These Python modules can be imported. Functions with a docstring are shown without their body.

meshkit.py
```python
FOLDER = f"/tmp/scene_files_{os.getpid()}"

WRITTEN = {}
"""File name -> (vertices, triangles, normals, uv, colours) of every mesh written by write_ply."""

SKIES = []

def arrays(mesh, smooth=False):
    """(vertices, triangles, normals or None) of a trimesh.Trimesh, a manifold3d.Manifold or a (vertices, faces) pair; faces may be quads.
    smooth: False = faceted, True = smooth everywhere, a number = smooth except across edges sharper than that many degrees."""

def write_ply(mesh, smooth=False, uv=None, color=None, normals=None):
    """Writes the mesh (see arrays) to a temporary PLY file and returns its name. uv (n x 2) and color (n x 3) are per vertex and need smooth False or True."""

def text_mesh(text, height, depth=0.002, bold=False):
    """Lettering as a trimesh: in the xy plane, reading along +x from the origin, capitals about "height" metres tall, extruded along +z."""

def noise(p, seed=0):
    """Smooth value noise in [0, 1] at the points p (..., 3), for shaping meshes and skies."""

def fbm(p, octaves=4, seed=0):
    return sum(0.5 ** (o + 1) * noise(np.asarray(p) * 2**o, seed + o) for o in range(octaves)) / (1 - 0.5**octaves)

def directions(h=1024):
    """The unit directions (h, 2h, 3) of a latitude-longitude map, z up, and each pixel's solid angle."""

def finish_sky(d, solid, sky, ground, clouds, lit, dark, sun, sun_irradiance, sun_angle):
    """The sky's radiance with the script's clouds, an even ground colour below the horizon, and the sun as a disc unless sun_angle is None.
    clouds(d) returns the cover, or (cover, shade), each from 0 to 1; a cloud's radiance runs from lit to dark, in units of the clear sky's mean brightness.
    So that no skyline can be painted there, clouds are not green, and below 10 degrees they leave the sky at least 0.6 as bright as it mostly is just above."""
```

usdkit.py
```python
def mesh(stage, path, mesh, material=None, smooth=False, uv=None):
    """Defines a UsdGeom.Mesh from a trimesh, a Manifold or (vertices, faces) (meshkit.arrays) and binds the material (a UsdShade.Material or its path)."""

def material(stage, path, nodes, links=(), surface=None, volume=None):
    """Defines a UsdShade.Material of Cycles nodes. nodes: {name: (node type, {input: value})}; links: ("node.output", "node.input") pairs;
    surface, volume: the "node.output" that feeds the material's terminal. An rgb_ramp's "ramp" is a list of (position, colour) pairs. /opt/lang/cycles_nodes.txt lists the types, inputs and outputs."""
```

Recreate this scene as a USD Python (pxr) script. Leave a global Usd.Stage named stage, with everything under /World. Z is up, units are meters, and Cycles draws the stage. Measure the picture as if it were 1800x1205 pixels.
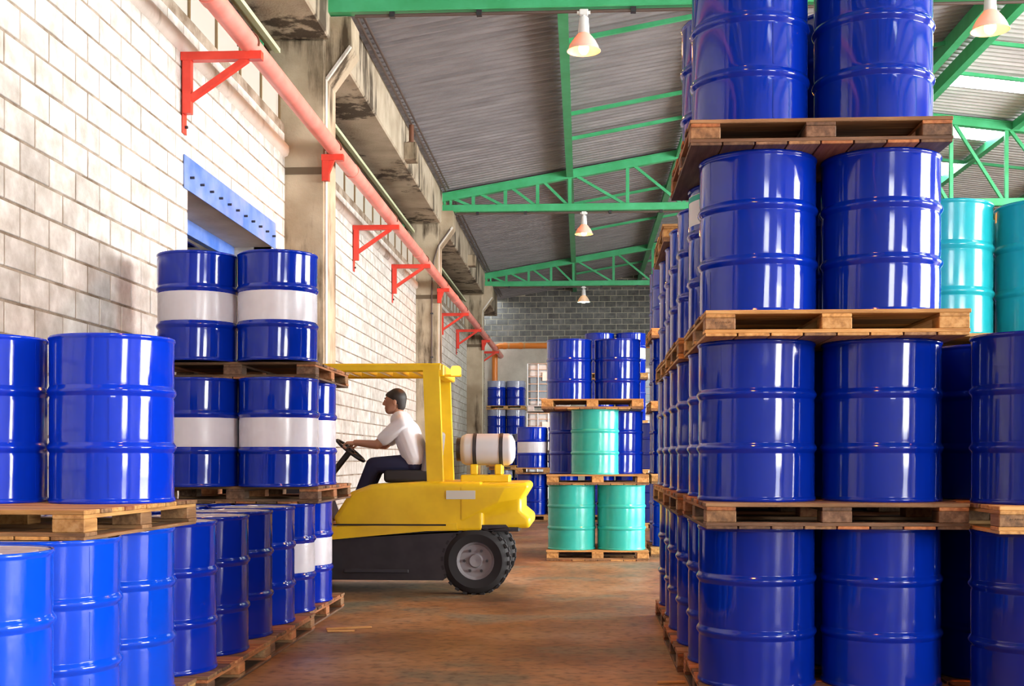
import math, random
import numpy as np
import trimesh
import manifold3d as m3
import usdkit, meshkit
from pxr import Usd, UsdGeom, UsdLux, UsdShade, Gf, Sdf

random.seed(7)
rng = np.random.default_rng(11)
stage = Usd.Stage.CreateInMemory()
UsdGeom.SetStageUpAxis(stage, UsdGeom.Tokens.z)
UsdGeom.SetStageMetersPerUnit(stage, 1.0)
UsdGeom.Xform.Define(stage, '/World')

# ------------------------------------------------------------------ camera, sky, lights, exposure
EYE = 1.275
YAW = 3.352
cam = UsdGeom.Camera.Define(stage, '/World/camera')
cam.AddTranslateOp().Set(Gf.Vec3d(0, 0, EYE))
cam.AddRotateXYZOp().Set(Gf.Vec3f(90, 0, YAW))
cam.CreateHorizontalApertureAttr(36.0)
cam.CreateVerticalApertureAttr(24.1)
cam.CreateFocalLengthAttr(42.0)
cam.CreateVerticalApertureOffsetAttr(3.98)
cam.CreateClippingRangeAttr(Gf.Vec2f(0.05, 500))
cam.CreateExposureAttr(0.52)

dome = UsdLux.DomeLight.Define(stage, '/World/sky_light')
dome.CreateIntensityAttr(3.0)
dome.CreateColorAttr(Gf.Vec3f(0.93, 0.97, 1.0))


def door_light(name, pos, rot, w, h, power, col=(1.0, 0.975, 0.95)):
    """Daylight that comes in through an open loading door."""
    l = UsdLux.RectLight.Define(stage, '/World/' + name)
    l.AddTranslateOp().Set(Gf.Vec3d(*pos))
    l.AddRotateXYZOp().Set(Gf.Vec3f(*rot))
    l.CreateWidthAttr(w)
    l.CreateHeightAttr(h)
    l.CreateIntensityAttr(power)
    l.CreateColorAttr(Gf.Vec3f(*col))
    return l


# openings of the hall: tall door in the right wall, two doors in the wall behind the camera
door_light('daylight_door', (16.3, 3.6, 3.6), (0, 90, 0), 5.4, 7.0, 16.0)
door_light('daylight_door_001', (11.6, -8.8, 3.0), (90, 0, 0), 4.6, 3.2, 17.0)
door_light('daylight_door_003', (16.3, 16.0, 3.8), (0, 90, 0), 4.8, 7.0, 20.0)
door_light('daylight_door_002', (3.6, -8.8, 4.6), (90, 0, 0), 2.4, 2.0, 6.0)

# ------------------------------------------------------------------ materials
LK = '/World/Looks/'
UsdGeom.Scope.Define(stage, '/World/Looks')
M = {}


def plain(name, col, rough=0.5, **kw):
    M[name] = usdkit.material(stage, LK + name, {'p': ('principled_bsdf', dict(base_color=col, roughness=rough, **kw))}, surface='p.BSDF')


def mottled(name, c1, c2, rough=0.6, scale=3.0, sc=(1, 1, 1), bump=0.0, bscale=None, ramp=(0.35, 0.65), c3=None, random_tone=0.0, coord='tc.object', r2=None, detail=5, **kw):
    """Two-colour noise; optional tone per object; optional bump."""
    stops = [(ramp[0], c1), (ramp[1], c2)] if c3 is None else [(ramp[0], c1), ((ramp[0] + ramp[1]) / 2, c2), (ramp[1], c3)]
    n = {'tc': ('texture_coordinate', {}), 'geo': ('geometry', {}), 'mp': ('mapping', {'scale': sc}),
         'n': ('noise_texture', {'scale': scale, 'detail': detail, 'roughness': 0.6}),
         'r': ('rgb_ramp', {'ramp': stops}),
         'p': ('principled_bsdf', dict(roughness=rough, **kw))}
    l = [(coord, 'mp.vector'), ('mp.vector', 'n.vector'), ('n.fac', 'r.fac')]
    src = 'r.color'
    if random_tone:
        n['oi'] = ('object_info', {})
        n['mr'] = ('map_range', {'from_min': 0.0, 'from_max': 1.0, 'to_min': 1 - random_tone, 'to_max': 1 + random_tone})
        n['hs'] = ('hsv', {})
        l += [('oi.random', 'mr.value'), ('mr.result', 'hs.value'), (src, 'hs.color')]
        src = 'hs.color'
    l.append((src, 'p.base_color'))
    if r2 is not None:
        n['rr'] = ('map_range', {'from_min': ramp[0], 'from_max': ramp[1], 'to_min': rough, 'to_max': r2})
        l += [('n.fac', 'rr.value'), ('rr.result', 'p.roughness')]
    if bump:
        n['nb'] = ('noise_texture', {'scale': bscale or scale * 6, 'detail': 4})
        n['b'] = ('bump', {'strength': 1.0, 'distance': bump})
        l += [('mp.vector', 'nb.vector'), ('nb.fac', 'b.height'), ('b.normal', 'p.normal')]
    M[name] = usdkit.material(stage, LK + name, n, l, surface='p.BSDF')


def enamel(name, col, rough=0.075, wob=0.0007, tone=0.12):
    """Glossy drum paint on sheet steel that is not quite even, so that reflections break into upright streaks."""
    n = {'tc': ('texture_coordinate', {}), 'mp': ('mapping', {'scale': (7.0, 7.0, 0.5)}), 'n': ('noise_texture', {'scale': 1.6, 'detail': 3.0}),
         'mp2': ('mapping', {'scale': (1, 1, 1)}), 'n2': ('noise_texture', {'scale': 9.0, 'detail': 6.0}),
         'b': ('bump', {'strength': 1.0, 'distance': wob}), 'oi': ('object_info', {}),
         'mr': ('map_range', {'to_min': 1 - tone, 'to_max': 1 + tone}), 'hs': ('hsv', {'color': col}),
         'rr': ('map_range', {'from_min': 0.35, 'from_max': 0.75, 'to_min': rough * 0.8, 'to_max': rough * 1.7}),
         'p': ('principled_bsdf', dict(specular_ior_level=0.5))}
    l = [('tc.object', 'mp.vector'), ('mp.vector', 'n.vector'), ('n.fac', 'b.height'), ('b.normal', 'p.normal'),
         ('tc.object', 'mp2.vector'), ('mp2.vector', 'n2.vector'), ('n2.fac', 'rr.value'), ('rr.result', 'p.roughness'),
         ('oi.random', 'mr.value'), ('mr.result', 'hs.value'), ('hs.color', 'p.base_color')]
    M[name] = usdkit.material(stage, LK + name, n, l, surface='p.BSDF')


enamel('blue_enamel', (0.001, 0.020, 0.345))
enamel('royal_enamel', (0.0015, 0.030, 0.52))
enamel('cobalt_enamel', (0.002, 0.060, 0.62))
enamel('navy_enamel', (0.002, 0.012, 0.22))
enamel('mint_enamel', (0.035, 0.46, 0.40), rough=0.2)
enamel('turquoise_enamel', (0.015, 0.40, 0.46), rough=0.14)
enamel('white_enamel', (0.60, 0.60, 0.66), rough=0.25, wob=0.0004, tone=0.04)
enamel('grey_enamel', (0.52, 0.53, 0.56), rough=0.3, wob=0.0004, tone=0.05)
plain('paper', (0.8, 0.8, 0.78), 0.7)
plain('green_print', (0.05, 0.5, 0.35), 0.7)
plain('dark_metal', (0.03, 0.03, 0.035), 0.4)
plain('black_ink', (0.03, 0.025, 0.02), 0.8)
for tone, (a, b, c) in {'honey': ((0.28, 0.13, 0.035), (0.50, 0.27, 0.085), (0.60, 0.37, 0.15)), 'grey': ((0.11, 0.06, 0.028), (0.23, 0.125, 0.055), (0.34, 0.21, 0.105)),
                        'dark': ((0.055, 0.03, 0.017), (0.12, 0.065, 0.036), (0.20, 0.12, 0.07)), 'rust': ((0.18, 0.06, 0.02), (0.34, 0.13, 0.045), (0.42, 0.20, 0.08))}.items():
    for ax, sc in (('x', (2, 26, 26)), ('y', (26, 2, 26))):
        mottled(f'wood_{tone}_{ax}', a, b, 0.7, scale=1.3, sc=sc, c3=c, ramp=(0.3, 0.7), bump=0.0015, bscale=3.0, random_tone=0.22)
mottled('block_white', (0.43, 0.40, 0.355), (0.60, 0.58, 0.54), 0.8, scale=5.5, c3=(0.80, 0.79, 0.76), ramp=(0.28, 0.74), bump=0.004, bscale=60, random_tone=0.12, coord='geo.position')
mottled('mortar', (0.16, 0.115, 0.075), (0.40, 0.34, 0.27), 0.9, scale=4, bump=0.004, bscale=50, coord='geo.position')
mottled('block_dark', (0.10, 0.105, 0.105), (0.20, 0.20, 0.19), 0.85, scale=5, bump=0.004, bscale=50, random_tone=0.25, coord='geo.position')
mottled('mortar_light', (0.42, 0.39, 0.30), (0.55, 0.52, 0.42), 0.9, scale=3, coord='geo.position')
mottled('plaster', (0.42, 0.39, 0.33), (0.62, 0.59, 0.52), 0.85, scale=1.1, bump=0.002, bscale=30, coord='geo.position')
plain('cream_sheet', (0.46, 0.45, 0.41), 0.45)
plain('window_trim_dark', (0.20, 0.13, 0.06), 0.5)
plain('white_trim', (0.82, 0.83, 0.80), 0.4)
mottled('green_paint', (0.045, 0.36, 0.14), (0.07, 0.46, 0.21), 0.38, scale=2.5, coord='geo.position')
mottled('red_paint', (0.62, 0.035, 0.02), (0.74, 0.06, 0.035), 0.4, scale=4, coord='geo.position')
mottled('pink_pipe_paint', (0.74, 0.21, 0.17), (0.86, 0.31, 0.26), 0.42, scale=2.2, coord='geo.position')
mottled('blue_steel', (0.05, 0.15, 0.55), (0.16, 0.26, 0.62), 0.4, scale=2.5, c3=(0.30, 0.32, 0.55), ramp=(0.35, 0.8), coord='geo.position')
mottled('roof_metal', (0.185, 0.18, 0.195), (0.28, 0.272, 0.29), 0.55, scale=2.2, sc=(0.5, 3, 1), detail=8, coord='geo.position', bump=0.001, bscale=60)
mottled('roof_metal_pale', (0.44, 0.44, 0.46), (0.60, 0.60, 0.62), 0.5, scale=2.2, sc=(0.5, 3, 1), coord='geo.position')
plain('orange_pvc', (0.72, 0.22, 0.035), 0.35)
plain('pvc_collar', (0.60, 0.30, 0.12), 0.4)
plain('rust_stain', (0.12, 0.085, 0.05), 0.85)
plain('rust', (0.16, 0.065, 0.035), 0.8)
plain('white_plastic', (0.8, 0.8, 0.8), 0.35)

plain('conduit', (0.10, 0.07, 0.06), 0.5)
plain('pale_rail', (0.60, 0.66, 0.42), 0.45)
plain('olive_metal', (0.12, 0.13, 0.07), 0.5)
mottled('lift_yellow', (0.70, 0.44, 0.005), (0.86, 0.58, 0.012), 0.32, scale=2.0)
mottled('lift_black', (0.012, 0.010, 0.013), (0.028, 0.024, 0.028), 0.5, scale=5)
plain('rubber', (0.014, 0.013, 0.014), 0.8)
plain('seat_black', (0.02, 0.02, 0.024), 0.55)
plain('seat_grey', (0.22, 0.21, 0.22), 0.6)
plain('tank_grey', (0.55, 0.55, 0.57), 0.3)
plain('chrome', (0.7, 0.7, 0.7), 0.2, metallic=1.0)
plain('decal_silver', (0.62, 0.60, 0.5), 0.35)
plain('skin', (0.42, 0.22, 0.14), 0.5, subsurface_weight=0.05)
plain('hair', (0.018, 0.014, 0.012), 0.6)
plain('shirt', (0.74, 0.76, 0.82), 0.8)
plain('trousers', (0.014, 0.016, 0.055), 0.85)
plain('shoe', (0.02, 0.018, 0.016), 0.5)
plain('eye_white', (0.8, 0.8, 0.8), 0.3)
plain('cage_steel', (0.62, 0.63, 0.64), 0.35, metallic=0.6)
plain('tote_plastic', (0.66, 0.72, 0.74), 0.35, transmission_weight=0.12)
plain('tote_liquid', (0.22, 0.30, 0.36), 0.3)
plain('black_plastic', (0.02, 0.02, 0.022), 0.45)
plain('amber', (0.9, 0.25, 0.03), 0.3)


def glow(name, col, strength):
    M[name] = usdkit.material(stage, LK + name, {'e': ('emission', {'color': col, 'strength': strength})}, surface='e.emission')


glow('bulb_orange', (1.0, 0.30, 0.04), 60.0)
glow('bulb_white', (0.85, 1.0, 0.75), 40.0)
glow('beacon_glow', (1.0, 0.35, 0.04), 3.0)
M['lamp_enamel'] = usdkit.material(stage, LK + 'lamp_enamel', {'d': ('principled_bsdf', {'base_color': (0.82, 0.78, 0.74), 'roughness': 0.3}), 't': ('translucent_bsdf', {'color': (1.0, 0.62, 0.36)}), 'm': ('mix_closure', {'fac': 0.22})},
                                    [('d.BSDF', 'm.closure1'), ('t.BSDF', 'm.closure2')], surface='m.closure')
M['skylight_sheet'] = usdkit.material(stage, LK + 'skylight_sheet', {'t': ('transparent_bsdf', {'color': (0.95, 0.97, 0.98)}), 'd': ('translucent_bsdf', {'color': (0.9, 0.93, 0.95)}), 'm': ('mix_closure', {'fac': 0.45})},
                                      [('t.BSDF', 'm.closure1'), ('d.BSDF', 'm.closure2')], surface='m.closure')
M['film'] = usdkit.material(stage, LK + 'film', {'t': ('transparent_bsdf', {'color': (0.95, 0.97, 1.0)}), 'd': ('principled_bsdf', {'base_color': (0.75, 0.8, 0.85), 'roughness': 0.15}), 'm': ('mix_closure', {'fac': 0.45})},
                            [('t.BSDF', 'm.closure1'), ('d.BSDF', 'm.closure2')], surface='m.closure')


def concrete(name, base, light, stain, stain_lo=0.56, stain_hi=0.68, warm=None):
    """Board-marked concrete with dark water runs and blotches."""
    n = {'g': ('geometry', {}), 'n1': ('noise_texture', {'scale': 1.7, 'detail': 6}), 'r1': ('rgb_ramp', {'ramp': [(0.35, base), (0.65, light)]}),
         'mp': ('mapping', {'scale': (4.5, 4.5, 0.55)}), 'n2': ('noise_texture', {'scale': 1.0, 'detail': 7, 'roughness': 0.65}),
         'n3': ('noise_texture', {'scale': 0.8, 'detail': 5}), 'mu': ('math', {'math_type': 'multiply', 'value2': 1.0}),
         'mr': ('map_range', {'from_min': stain_lo * 0.5, 'from_max': stain_hi * 0.5, 'to_min': 0.0, 'to_max': 1.0, 'clamp': True}),
         'mx': ('mix', {'color2': stain}), 'nb': ('noise_texture', {'scale': 35, 'detail': 4}), 'b': ('bump', {'distance': 0.004}),
         'p': ('principled_bsdf', {'roughness': 0.85})}
    l = [('g.position', 'n1.vector'), ('n1.fac', 'r1.fac'), ('g.position', 'mp.vector'), ('mp.vector', 'n2.vector'), ('g.position', 'n3.vector'),
         ('n2.fac', 'mu.value1'), ('n3.fac', 'mu.value2'), ('mu.value', 'mr.value'), ('mr.result', 'mx.fac'), ('r1.color', 'mx.color1'), ('mx.color', 'p.base_color'),
         ('g.position', 'nb.vector'), ('nb.fac', 'b.height'), ('b.normal', 'p.normal')]
    M[name] = usdkit.material(stage, LK + name, n, l, surface='p.BSDF')


concrete('concrete_column', (0.32, 0.25, 0.165), (0.50, 0.415, 0.30), (0.06, 0.04, 0.02), 0.47, 0.66)
concrete('concrete_beam', (0.34, 0.275, 0.195), (0.52, 0.445, 0.34), (0.075, 0.055, 0.035), 0.50, 0.64)
concrete('concrete_sill', (0.62, 0.58, 0.53), (0.78, 0.75, 0.70), (0.36, 0.32, 0.27), 0.55, 0.75)

# floor: worn brown concrete, sealed here and there, with greenish grey and dark patches
nodes = {'g': ('geometry', {}), 'n1': ('noise_texture', {'scale': 0.55, 'detail': 6, 'roughness': 0.6}),
         'r1': ('rgb_ramp', {'ramp': [(0.30, (0.075, 0.036, 0.018)), (0.43, (0.175, 0.09, 0.032)), (0.54, (0.29, 0.17, 0.075)), (0.68, (0.36, 0.27, 0.17))]}),
         'mp': ('mapping', {'scale': (0.9, 1.1, 1)}), 'n2': ('noise_texture', {'scale': 0.9, 'detail': 8, 'roughness': 0.7}),
         'r2': ('rgb_ramp', {'ramp': [(0.5, (0, 0, 0)), (0.62, (1, 1, 1))]}), 'mx': ('mix', {'color2': (0.15, 0.155, 0.11)}),
         'n3': ('noise_texture', {'scale': 14, 'detail': 6}), 'r3': ('rgb_ramp', {'ramp': [(0.30, (0.45, 0.42, 0.40)), (0.50, (1, 1, 1)), (0.8, (1.2, 1.15, 1.1))]}),
         'ml': ('mix', {'mix_type': 'multiply', 'fac': 1.0}), 'rr': ('map_range', {'from_min': 0.35, 'from_max': 0.65, 'to_min': 0.42, 'to_max': 0.65}),
         'b': ('bump', {'distance': 0.003}), 'p': ('principled_bsdf', {'specular_ior_level': 0.5})}
links = [('g.position', 'n1.vector'), ('n1.fac', 'r1.fac'), ('g.position', 'mp.vector'), ('mp.vector', 'n2.vector'), ('n2.fac', 'r2.fac'), ('r2.color', 'mx.fac'), ('r1.color', 'mx.color1'),
         ('g.position', 'n3.vector'), ('n3.fac', 'r3.fac'), ('mx.color', 'ml.color1'), ('r3.color', 'ml.color2'), ('ml.color', 'p.base_color'),
         ('n2.fac', 'rr.value'), ('rr.result', 'p.roughness'), ('n3.fac', 'b.height'), ('b.normal', 'p.normal')]
M['floor_concrete'] = usdkit.material(stage, LK + 'floor_concrete', nodes, links, surface='p.BSDF')

# ------------------------------------------------------------------ mesh helpers
_sg = np.array([(a, b, c) for a in (-1, 1) for b in (-1, 1) for c in (-1, 1)], float)


def _chamfer_topology():
    pts = []
    for k in range(3):
        for s in _sg:
            p = s * 0.8
            p[k] = s[k]
            pts.append(p)
    pts = np.array(pts)
    h = trimesh.convex.convex_hull(pts)
    from scipy.spatial import cKDTree
    idx = cKDTree(pts).query(h.vertices)[1]
    return idx[h.faces]


_cf = _chamfer_topology()
_bv = _sg * 0.5
_bf = np.array(trimesh.creation.box((1, 1, 1)).faces)
_bv = np.array(trimesh.creation.box((1, 1, 1)).vertices)


def rot_z(a):
    c, s = math.cos(a), math.sin(a)
    return np.array([[c, -s, 0], [s, c, 0], [0, 0, 1.0]])


class MB:
    """Collects shapes into one mesh."""

    def __init__(self):
        self.v, self.f, self.n = [], [], 0

    def add(self, v, f):
        v = np.asarray(v, float)
        f = np.asarray(f, int)
        if f.shape[1] == 4:
            f = np.vstack([f[:, [0, 1, 2]], f[:, [0, 2, 3]]])
        self.v.append(v)
        self.f.append(f + self.n)
        self.n += len(v)
        return self

    def tm(self, m):
        if hasattr(m, 'to_mesh'):
            q = m.to_mesh()
            return self.add(q.vert_properties[:, :3], q.tri_verts)
        return self.add(m.vertices, m.faces)

    def box(self, lo, hi, ch=0.0, R=None, o=None):
        lo, hi = np.array(lo, float), np.array(hi, float)
        c, h = (lo + hi) / 2, (hi - lo) / 2
        if ch:
            ch = min(ch, h.min() * 0.9)
            v = []
            for k in range(3):
                for s in _sg:
                    p = s * (h - ch)
                    p[k] = s[k] * h[k]
                    v.append(p)
            v, f = np.array(v), _cf
        else:
            v, f = _bv * 2 * h, _bf
        v = v + c
        if R is not None:
            o = np.zeros(3) if o is None else np.array(o, float)
            v = (v - o) @ np.array(R).T + o
        return self.add(v, f)

    def bar(self, a, b, w, h, up=(0, 0, 1)):
        """Rectangular bar from a to b; w across, h along up."""
        a, b = np.array(a, float), np.array(b, float)
        d = b - a
        L = np.linalg.norm(d)
        d /= L
        s = np.cross(d, up)
        if np.linalg.norm(s) < 1e-6:
            s = np.cross(d, (1, 0, 0))
        s /= np.linalg.norm(s)
        u = np.cross(s, d)
        v = (_bv[:, :1] * L) * d + (_bv[:, 1:2] * w) * s + (_bv[:, 2:3] * h) * u + (a + b) / 2
        f = _bf if np.linalg.det(np.array([d, s, u])) > 0 else _bf[:, ::-1]
        return self.add(v, f)

    def tube(self, pts, r, n=12, cap=True):
        pts = np.array(pts, float)
        rs = np.full(len(pts), r) if np.ndim(r) == 0 else np.array(r, float)
        t = np.gradient(pts, axis=0) if len(pts) > 2 else np.repeat([pts[1] - pts[0]], 2, 0)
        t /= np.linalg.norm(t, axis=1, keepdims=True)
        ref = np.array([0, 0, 1.0]) if abs(t[0][2]) < 0.9 else np.array([1.0, 0, 0])
        a = np.linspace(0, 2 * np.pi, n, endpoint=False)
        V = []
        u = None
        for p, d, q in zip(pts, t, rs):
            u = ref - d * np.dot(ref, d) if u is None else u - d * np.dot(u, d)
            u /= np.linalg.norm(u)
            w = np.cross(d, u)
            V.append(p + q * (np.cos(a)[:, None] * u + np.sin(a)[:, None] * w))
        F = []
        for i in range(len(pts) - 1):
            for j in range(n):
                k = (j + 1) % n
                F.append((i * n + j, i * n + k, (i + 1) * n + k, (i + 1) * n + j))
        self.add(np.vstack(V), F)
        if cap:
            for i, fl in ((0, True), (len(pts) - 1, False)):
                ring = V[i]
                c = np.vstack([ring, pts[i]])
                ff = [(j, (j + 1) % n, n) for j in range(n)]
                self.add(c, [x[::-1] for x in ff] if fl else ff)
        return self

    def lathe(self, prof, n=48, o=(0, 0, 0), axis='z'):
        """prof: (r, z) from bottom to top on the outside."""
        prof = np.array(prof, float)
        a = np.linspace(0, 2 * np.pi, n, endpoint=False)
        V = np.stack([prof[:, :1] * np.cos(a), prof[:, :1] * np.sin(a), np.repeat(prof[:, 1:2], n, 1)], -1).reshape(-1, 3)
        if axis == 'x':
            V = V[:, [2, 0, 1]]
        elif axis == 'y':
            V = V[:, [1, 2, 0]]
        F = []
        for i in range(len(prof) - 1):
            for j in range(n):
                k = (j + 1) % n
                q = (i * n + j, i * n + k, (i + 1) * n + k, (i + 1) * n + j)
                F.append(q)
        return self.add(V + np.array(o, float), F)

    def disc(self, r, z, n=48, o=(0, 0, 0), up=True):
        a = np.linspace(0, 2 * np.pi, n, endpoint=False)
        v = np.vstack([np.stack([r * np.cos(a), r * np.sin(a), np.full(n, z)], 1), [[0, 0, z]]]) + np.array(o, float)
        f = [(j, (j + 1) % n, n) for j in range(n)]
        return self.add(v, f if up else [x[::-1] for x in f])

    def prism(self, poly, y0, y1):
        """Polygon in (x, z) extruded along y."""
        from shapely.geometry import Polygon
        m = trimesh.creation.extrude_polygon(Polygon(poly), y1 - y0, engine='earcut')
        v = np.array(m.vertices)
        v = np.stack([v[:, 0], y1 - v[:, 2], v[:, 1]], 1)
        return self.add(v, np.array(m.faces))

    def out(self):
        return np.vstack(self.v), np.vstack(self.f)


taken = {}


def numbered(parent, name):
    key = parent + '/' + name
    k = taken.get(key, -1) + 1
    taken[key] = k
    return key if k == 0 else f'{key}_{k:03d}'


def part(parent, name, mb, mat, smooth=False, label=None, kind=None):
    """One Mesh under parent (a prim path)."""
    path = numbered(str(parent), name)
    m = usdkit.mesh(stage, path, mb.out() if isinstance(mb, MB) else mb, M[mat], smooth=smooth)
    if label:
        m.GetPrim().SetCustomDataByKey('label', label)
    if kind:
        m.GetPrim().SetCustomDataByKey('kind', kind)
    return path


def tag(path, label=None, cat=None, group=None, kind=None):
    p = stage.GetPrimAtPath(path)
    for k, v in (('label', label), ('category', cat), ('group', group), ('kind', kind)):
        if v:
            p.SetCustomDataByKey(k, v)
            if k == 'label':
                w = len(v.split())
                if not 4 <= w <= 16:
                    print('LABEL LENGTH', w, v)
    return path


def place(path, loc, rz):
    x = UsdGeom.Xformable(stage.GetPrimAtPath(path))
    x.ClearXformOpOrder()
    x.AddTranslateOp().Set(Gf.Vec3d(*map(float, loc)))
    x.AddRotateZOp().Set(math.degrees(rz))


def thing(name, label, cat, loc=(0, 0, 0), rz=0.0, group=None):
    path = numbered('/World', name)
    UsdGeom.Xform.Define(stage, path)
    place(path, loc, rz)
    return tag(path, label, cat, group)


def struct(name, mb=None, mat=None, smooth=False):
    path = numbered('/World', name)
    if mb is None:
        UsdGeom.Xform.Define(stage, path)
    else:
        usdkit.mesh(stage, path, mb.out(), M[mat], smooth=smooth)
    return tag(path, kind='structure')


first_of = {}


def copy_of(kind, name, build, label, cat, loc, rz, group=None):
    """The first of its kind is built; the others reference it."""
    if kind not in first_of:
        p = thing(name, label, cat, loc, rz, group)
        build(p)
        first_of[kind] = p
        return p
    p = numbered('/World', name)
    x = UsdGeom.Xform.Define(stage, p)
    x.GetPrim().GetReferences().AddInternalReference(first_of[kind])
    x.GetPrim().SetInstanceable(True)
    place(p, loc, rz)
    return tag(p, label, cat, group)


# ------------------------------------------------------------------ setting: floor, walls, roof
XW = -3.42          # face of the block wall on the left
YB = 42.0           # back wall
YR = -9.0           # wall behind the camera
XR = 16.5           # wall on the right
RIDGE = 6.4
Z_EAVE = 6.78


def zl(x):
    return Z_EAVE + 0.17 * (x + 2.88)


ZRIDGE = zl(RIDGE)


def zr(x):
    return ZRIDGE - 0.125 * (x - RIDGE)


def zroof(x):
    return zl(x) if x <= RIDGE else zr(x)


b = MB()
b.box((-14, YR - 25, -0.25), (XR + 25, YB + 0.3, 0.0))
struct('floor', b, 'floor_concrete')


def corrugated(x0, x1, z0, z1, y0, y1, pitch=0.19, depth=0.04, nx=2):
    """Trapezoid roof sheet, its ribs running up the slope in x."""
    n = max(1, round((y1 - y0) / pitch))
    p = (y1 - y0) / n
    ys, zs = [], []
    for i in range(n):
        for t, d in ((0, 0), (0.30, 0), (0.42, 1), (0.88, 1)):
            ys.append(y0 + (i + t) * p)
            zs.append(d * depth)
    ys.append(y1)
    zs.append(0)
    ys, zs = np.array(ys), np.array(zs)
    V = []
    for k in range(nx):
        t = k / (nx - 1)
        V.append(np.stack([np.full(len(ys), x0 + t * (x1 - x0)), ys, zs + z0 + t * (z1 - z0)], 1))
    m = len(ys)
    F = [(k * m + i, (k + 1) * m + i, (k + 1) * m + i + 1, k * m + i + 1) for k in range(nx - 1) for i in range(m - 1)]
    return np.vstack(V), F


b = MB()
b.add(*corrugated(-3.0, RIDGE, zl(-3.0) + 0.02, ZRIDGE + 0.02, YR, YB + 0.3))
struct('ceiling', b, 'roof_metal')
SKY_Y = [(-6.0, -4.8), (-1.5, -0.3), (3.0, 4.2), (6.6, 7.8), (10.2, 11.4), (14.2, 15.4), (17.9, 18.9), (22.3, 23.15), (25.2, 26.4), (28.4, 29.6), (32, 33), (35.6, 36.6), (39, 40)]
SKX = (6.75, 8.85)
b = MB()
b.add(*corrugated(RIDGE, SKX[0], zr(RIDGE) + 0.02, zr(SKX[0]) + 0.02, YR, YB + 0.3))
b.add(*corrugated(SKX[1], XR, zr(SKX[1]) + 0.02, zr(XR) + 0.02, YR, YB + 0.3))
ylo = YR
for y0, y1 in SKY_Y + [(YB + 0.3, YB + 0.3)]:
    if y0 > ylo:
        b.add(*corrugated(SKX[0], SKX[1], zr(SKX[0]) + 0.02, zr(SKX[1]) + 0.02, ylo, y0))
    ylo = y1
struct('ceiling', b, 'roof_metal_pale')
for i, (y0, y1) in enumerate(SKY_Y):
    b = MB()
    b.add(*corrugated(SKX[0], SKX[1], zr(SKX[0]) + 0.02, zr(SKX[1]) + 0.02, y0, y1))
    struct(f'window_{i + 1}', b, 'skylight_sheet')
# roof of the neighbouring hall on the far side of the gutter beam
b = MB()
b.add(*corrugated(-14.0, -3.85, 8.4, 6.85, YR, YB, pitch=0.22))
struct('ceiling', b, 'roof_metal')
b = MB()
b.box((-14.2, YR, 0), (-14.0, YB, 8.6))
struct('wall_far_left', b, 'block_white')
b = MB()
b.box((-14, YR - 0.2, 0), (XW, YR, 8.6))
b.box((XW, YR - 0.2, 5.9), (XR, YR, 8.6))
b.box((XW, YR - 0.2, 0), (2.3, YR, 5.9))
b.box((2.3, YR - 0.2, 0), (4.9, YR, 3.5))
b.box((4.9, YR - 0.2, 0), (9.9, YR, 5.9))
b.box((13.3, YR - 0.2, 0), (XR, YR, 5.9))
struct('wall_behind', b, 'plaster')
b = MB()
b.box((XR, YR, 0), (XR + 0.2, 0.0, 7.2))
b.box((XR, 7.2, 0), (XR + 0.2, 12.4, 7.2))
b.box((XR, 19.6, 0), (XR + 0.2, YB, 7.2))
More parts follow.
